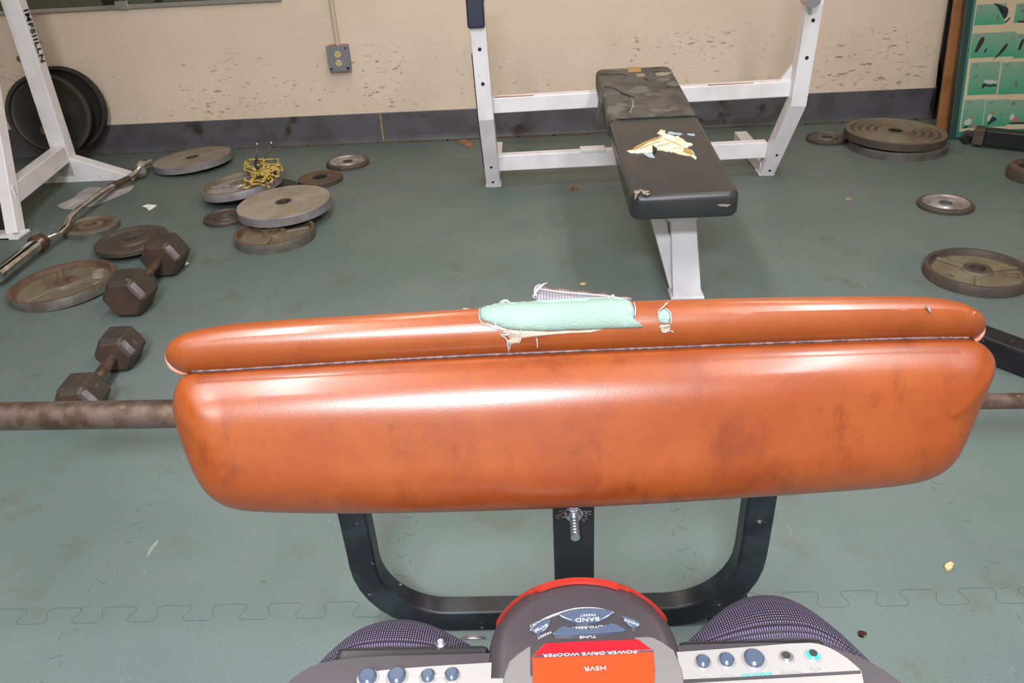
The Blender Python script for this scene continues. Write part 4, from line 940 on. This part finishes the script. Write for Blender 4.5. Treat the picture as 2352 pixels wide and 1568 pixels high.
podpart('tune_button', [(770, 755), (850, 700), (905, 655), (960, 670), (1050, 690), (1160, 697), (1280, 685), (1370, 655), (1440, 625), (1530, 665), (1600, 710), (1450, 728), (1200, 745), (950, 765)], 'bbblue', .003)
podpart('memory_button', [(555, 705), (620, 640), (700, 590), (770, 575), (775, 620), (740, 690), (670, 735), (610, 740)], 'bbblue', .003)
podpart('mode_button', [(1535, 545), (1600, 560), (1680, 590), (1745, 630), (1730, 665), (1670, 680), (1610, 650), (1570, 600)], 'bbblue', .003)
podpart('button_outline', [(560, 700), (700, 585), (860, 520), (1020, 475), (1160, 460), (1330, 470), (1460, 510), (1450, 500), (1300, 458), (1150, 450), (1000, 465), (820, 520), (680, 580), (550, 695)], 'letterg', .0014, -.0004, 0)
def dtext(s, px, py, size, m='letter', z=.797, rot=0.0, sx=1.0):
    p = onz(px, py, z); text_obj('lettering', s, size, Matrix.Translation(p) @ Matrix.Rotation(PI+rot, 4, 'Z'), m, bx, .0002, 1.0, 0.0, sx)
dtext('BAND', 1349, 1422, .0047, z=.7970, rot=.04, sx=1.35); dtext('PRESET', 1350, 1412, .0026, 'letterg', z=.7970, rot=.04, sx=1.4)
dtext('AUTO-RESET', 1352, 1440, .0028, z=.7948, rot=.05, sx=1.5); dtext('TUNE', 1350, 1462, .0030, z=.7948, rot=.04, sx=1.5)
dtext('MEMORY', 1238, 1428, .0030, 'letterg', z=.7948, rot=.50, sx=1.3); dtext('ENTER', 1243, 1441, .0030, z=.7965, rot=.5, sx=1.2); dtext('MODE', 1450, 1428, .0030, z=.7965, rot=-.45, sx=1.2)
dtext('PRESET', 1250, 1458, .0027, 'letterg', z=.7948, rot=.5, sx=1.3)
dtext('POWER DRIVE WOOFER', 1355, 1500, .0034, z=.7970, rot=.03, sx=1.7); dtext('HSVR', 1367, 1534, .0045, z=.7962, rot=.03, sx=1.4)
def knob(name, px, py, rpx, m, h=.004, ringm='bbsilver', dimple=False):
    p = dk(px, py, .0015); r = rpx/F*((p-CAM).dot(fw)); bm = bmesh.new(); disc(bm, p, (0, 0, 1), r*1.25, .0012, 28, bev=.0005); link(name+'_ring' if False else 'button_ring', bm, ringm, bx, 40)
    bm = bmesh.new(); disc(bm, p+V((0, 0, .0008)), (0, 0, 1), r, h, 28, bev=.0015); link(name, bm, m, bx, 40)
for px_, py_, r_ in ((846, 1562, 21), (913, 1559, 21), (984, 1559, 16), (1039, 1556, 16), (1614, 1526, 16), (1668, 1522, 17), (1731, 1519, 23)): knob('push_button', px_, py_, r_, 'bbblue')
knob('headphone_jack', 1806, 1513, 15, 'bbsur', .002); knob('line_jack', 1866, 1510, 15, 'bbgreen', .002)
for px_, py_ in ((1805, 1514), (1866, 1509)):
    bm = bmesh.new(); disc(bm, dk(px_, py_, .0040), (0, 0, 1), .0027, .0006, 20); link('jack_hole', bm, 'dark', bx)
deckpart('button_link', [(1000, 1557), (1022, 1556), (1022, 1560), (1000, 1561)], 'letter', .0022, .0008, 0)
for s_, x_, y_ in (('VOL', 1620, 1552), ('BASS', 1670, 1549), ('PHONES', 1818, 1541), ('AUX', 1876, 1535)): dtext(s_, x_, y_, .0032, 'letterg', z=.7924, rot=.05, sx=1.2)
dtext('SURROUND', 1738, 1548, .0032, 'bbgreen', z=.7924, rot=.05, sx=1.2)
# dark glossy shelf behind the deck with chrome dots
for x0_, x1_ in ((-.155, -.045), (.088, .19)):
    bm = bmesh.new(); bbox(bm, (x0_, .362, .70), (x1_, .384, .781)); link('glossy_ledge', bm, 'bbdark', bx, bevel=.005, seg=3)
bm = bmesh.new(); p = onz(1088, 1468, .780); disc(bm, p, (0, .8, .6), .0095, .002, 28, bev=.0015); link('chrome_badge', bm, 'zinc', bx, 40); bm = bmesh.new(); p = onz(1012, 1478, .780); disc(bm, p, (0, 0, 1), .004, .003, 20, bev=.002); link('chrome_badge', bm, 'zinc', bx, 40)
bm = bmesh.new(); p = onz(1980, 1459, .786); disc(bm, p, (0, .3, 1), .003, .002, 16); link('screw', bm, 'chrome', bx, 40)
# mesh grilles: bulging woven shells over each speaker
def grille(cxg, yb, sgn, dp):
    bm = bmesh.new(); uvl = bm.loops.layers.uv.new('uv'); nu, nv = 40, 24; G_ = []
    for i in range(nu+1):
        u = i/nu; row = []
        for j in range(nv+1):
            v = j/nv
            x = cxg+(.5-u)*.150*sgn
            ang = PI*(v*.93+.0)  # wraps from top deck over the front to the base
            prof = (math.sin(PI*u**.8)*.9+.1*math.sin(PI*u))**1.0 if 0 < u < 1 else 0.0
            depth = .006+dp*prof
            zc_, rz = .690, .084
            y = yb+depth*math.sin(ang)**.55-13*max(0, x-.180, -.140-x)**2
            z = zc_+rz*math.cos(ang)*(1.0-.06*(1-prof))
            row.append(bm.verts.new((x, y, z)))
        G_.append(row)
    for i in range(nu):
        for j in range(nv):
            f = bm.faces.new((G_[i][j], G_[i+1][j], G_[i+1][j+1], G_[i][j+1]))
            for l, (a_, b_) in zip(f.loops, ((i, j), (i+1, j), (i+1, j+1), (i, j+1))): l[uvl].uv = (a_/nu*1.0, b_/nv*1.0)
    me = bpy.data.meshes.new('speaker_grille'); bmesh.ops.recalc_face_normals(bm, faces=bm.faces[:]); bm.to_mesh(me); bm.free(); me.materials.append(M['mesh']); me.shade_smooth()
    o = bpy.data.objects.new('speaker_grille', me); C.objects.link(o); o.parent = bx; o.matrix_parent_inverse = Matrix.Translation(-bx.location)
    s = o.modifiers.new('s', 'SOLIDIFY'); s.thickness = .0015
grille(-.108, .374, -1, .064); grille(.156, .377, 1, .082)

# ------------------------------------------------------------------ view
sc_ = bpy.context.scene
sc_.view_settings.view_transform = 'Standard'; sc_.view_settings.look = 'None'; sc_.view_settings.gamma = 1; sc_.view_settings.use_curve_mapping = False
sc_.view_settings.exposure = 0.35
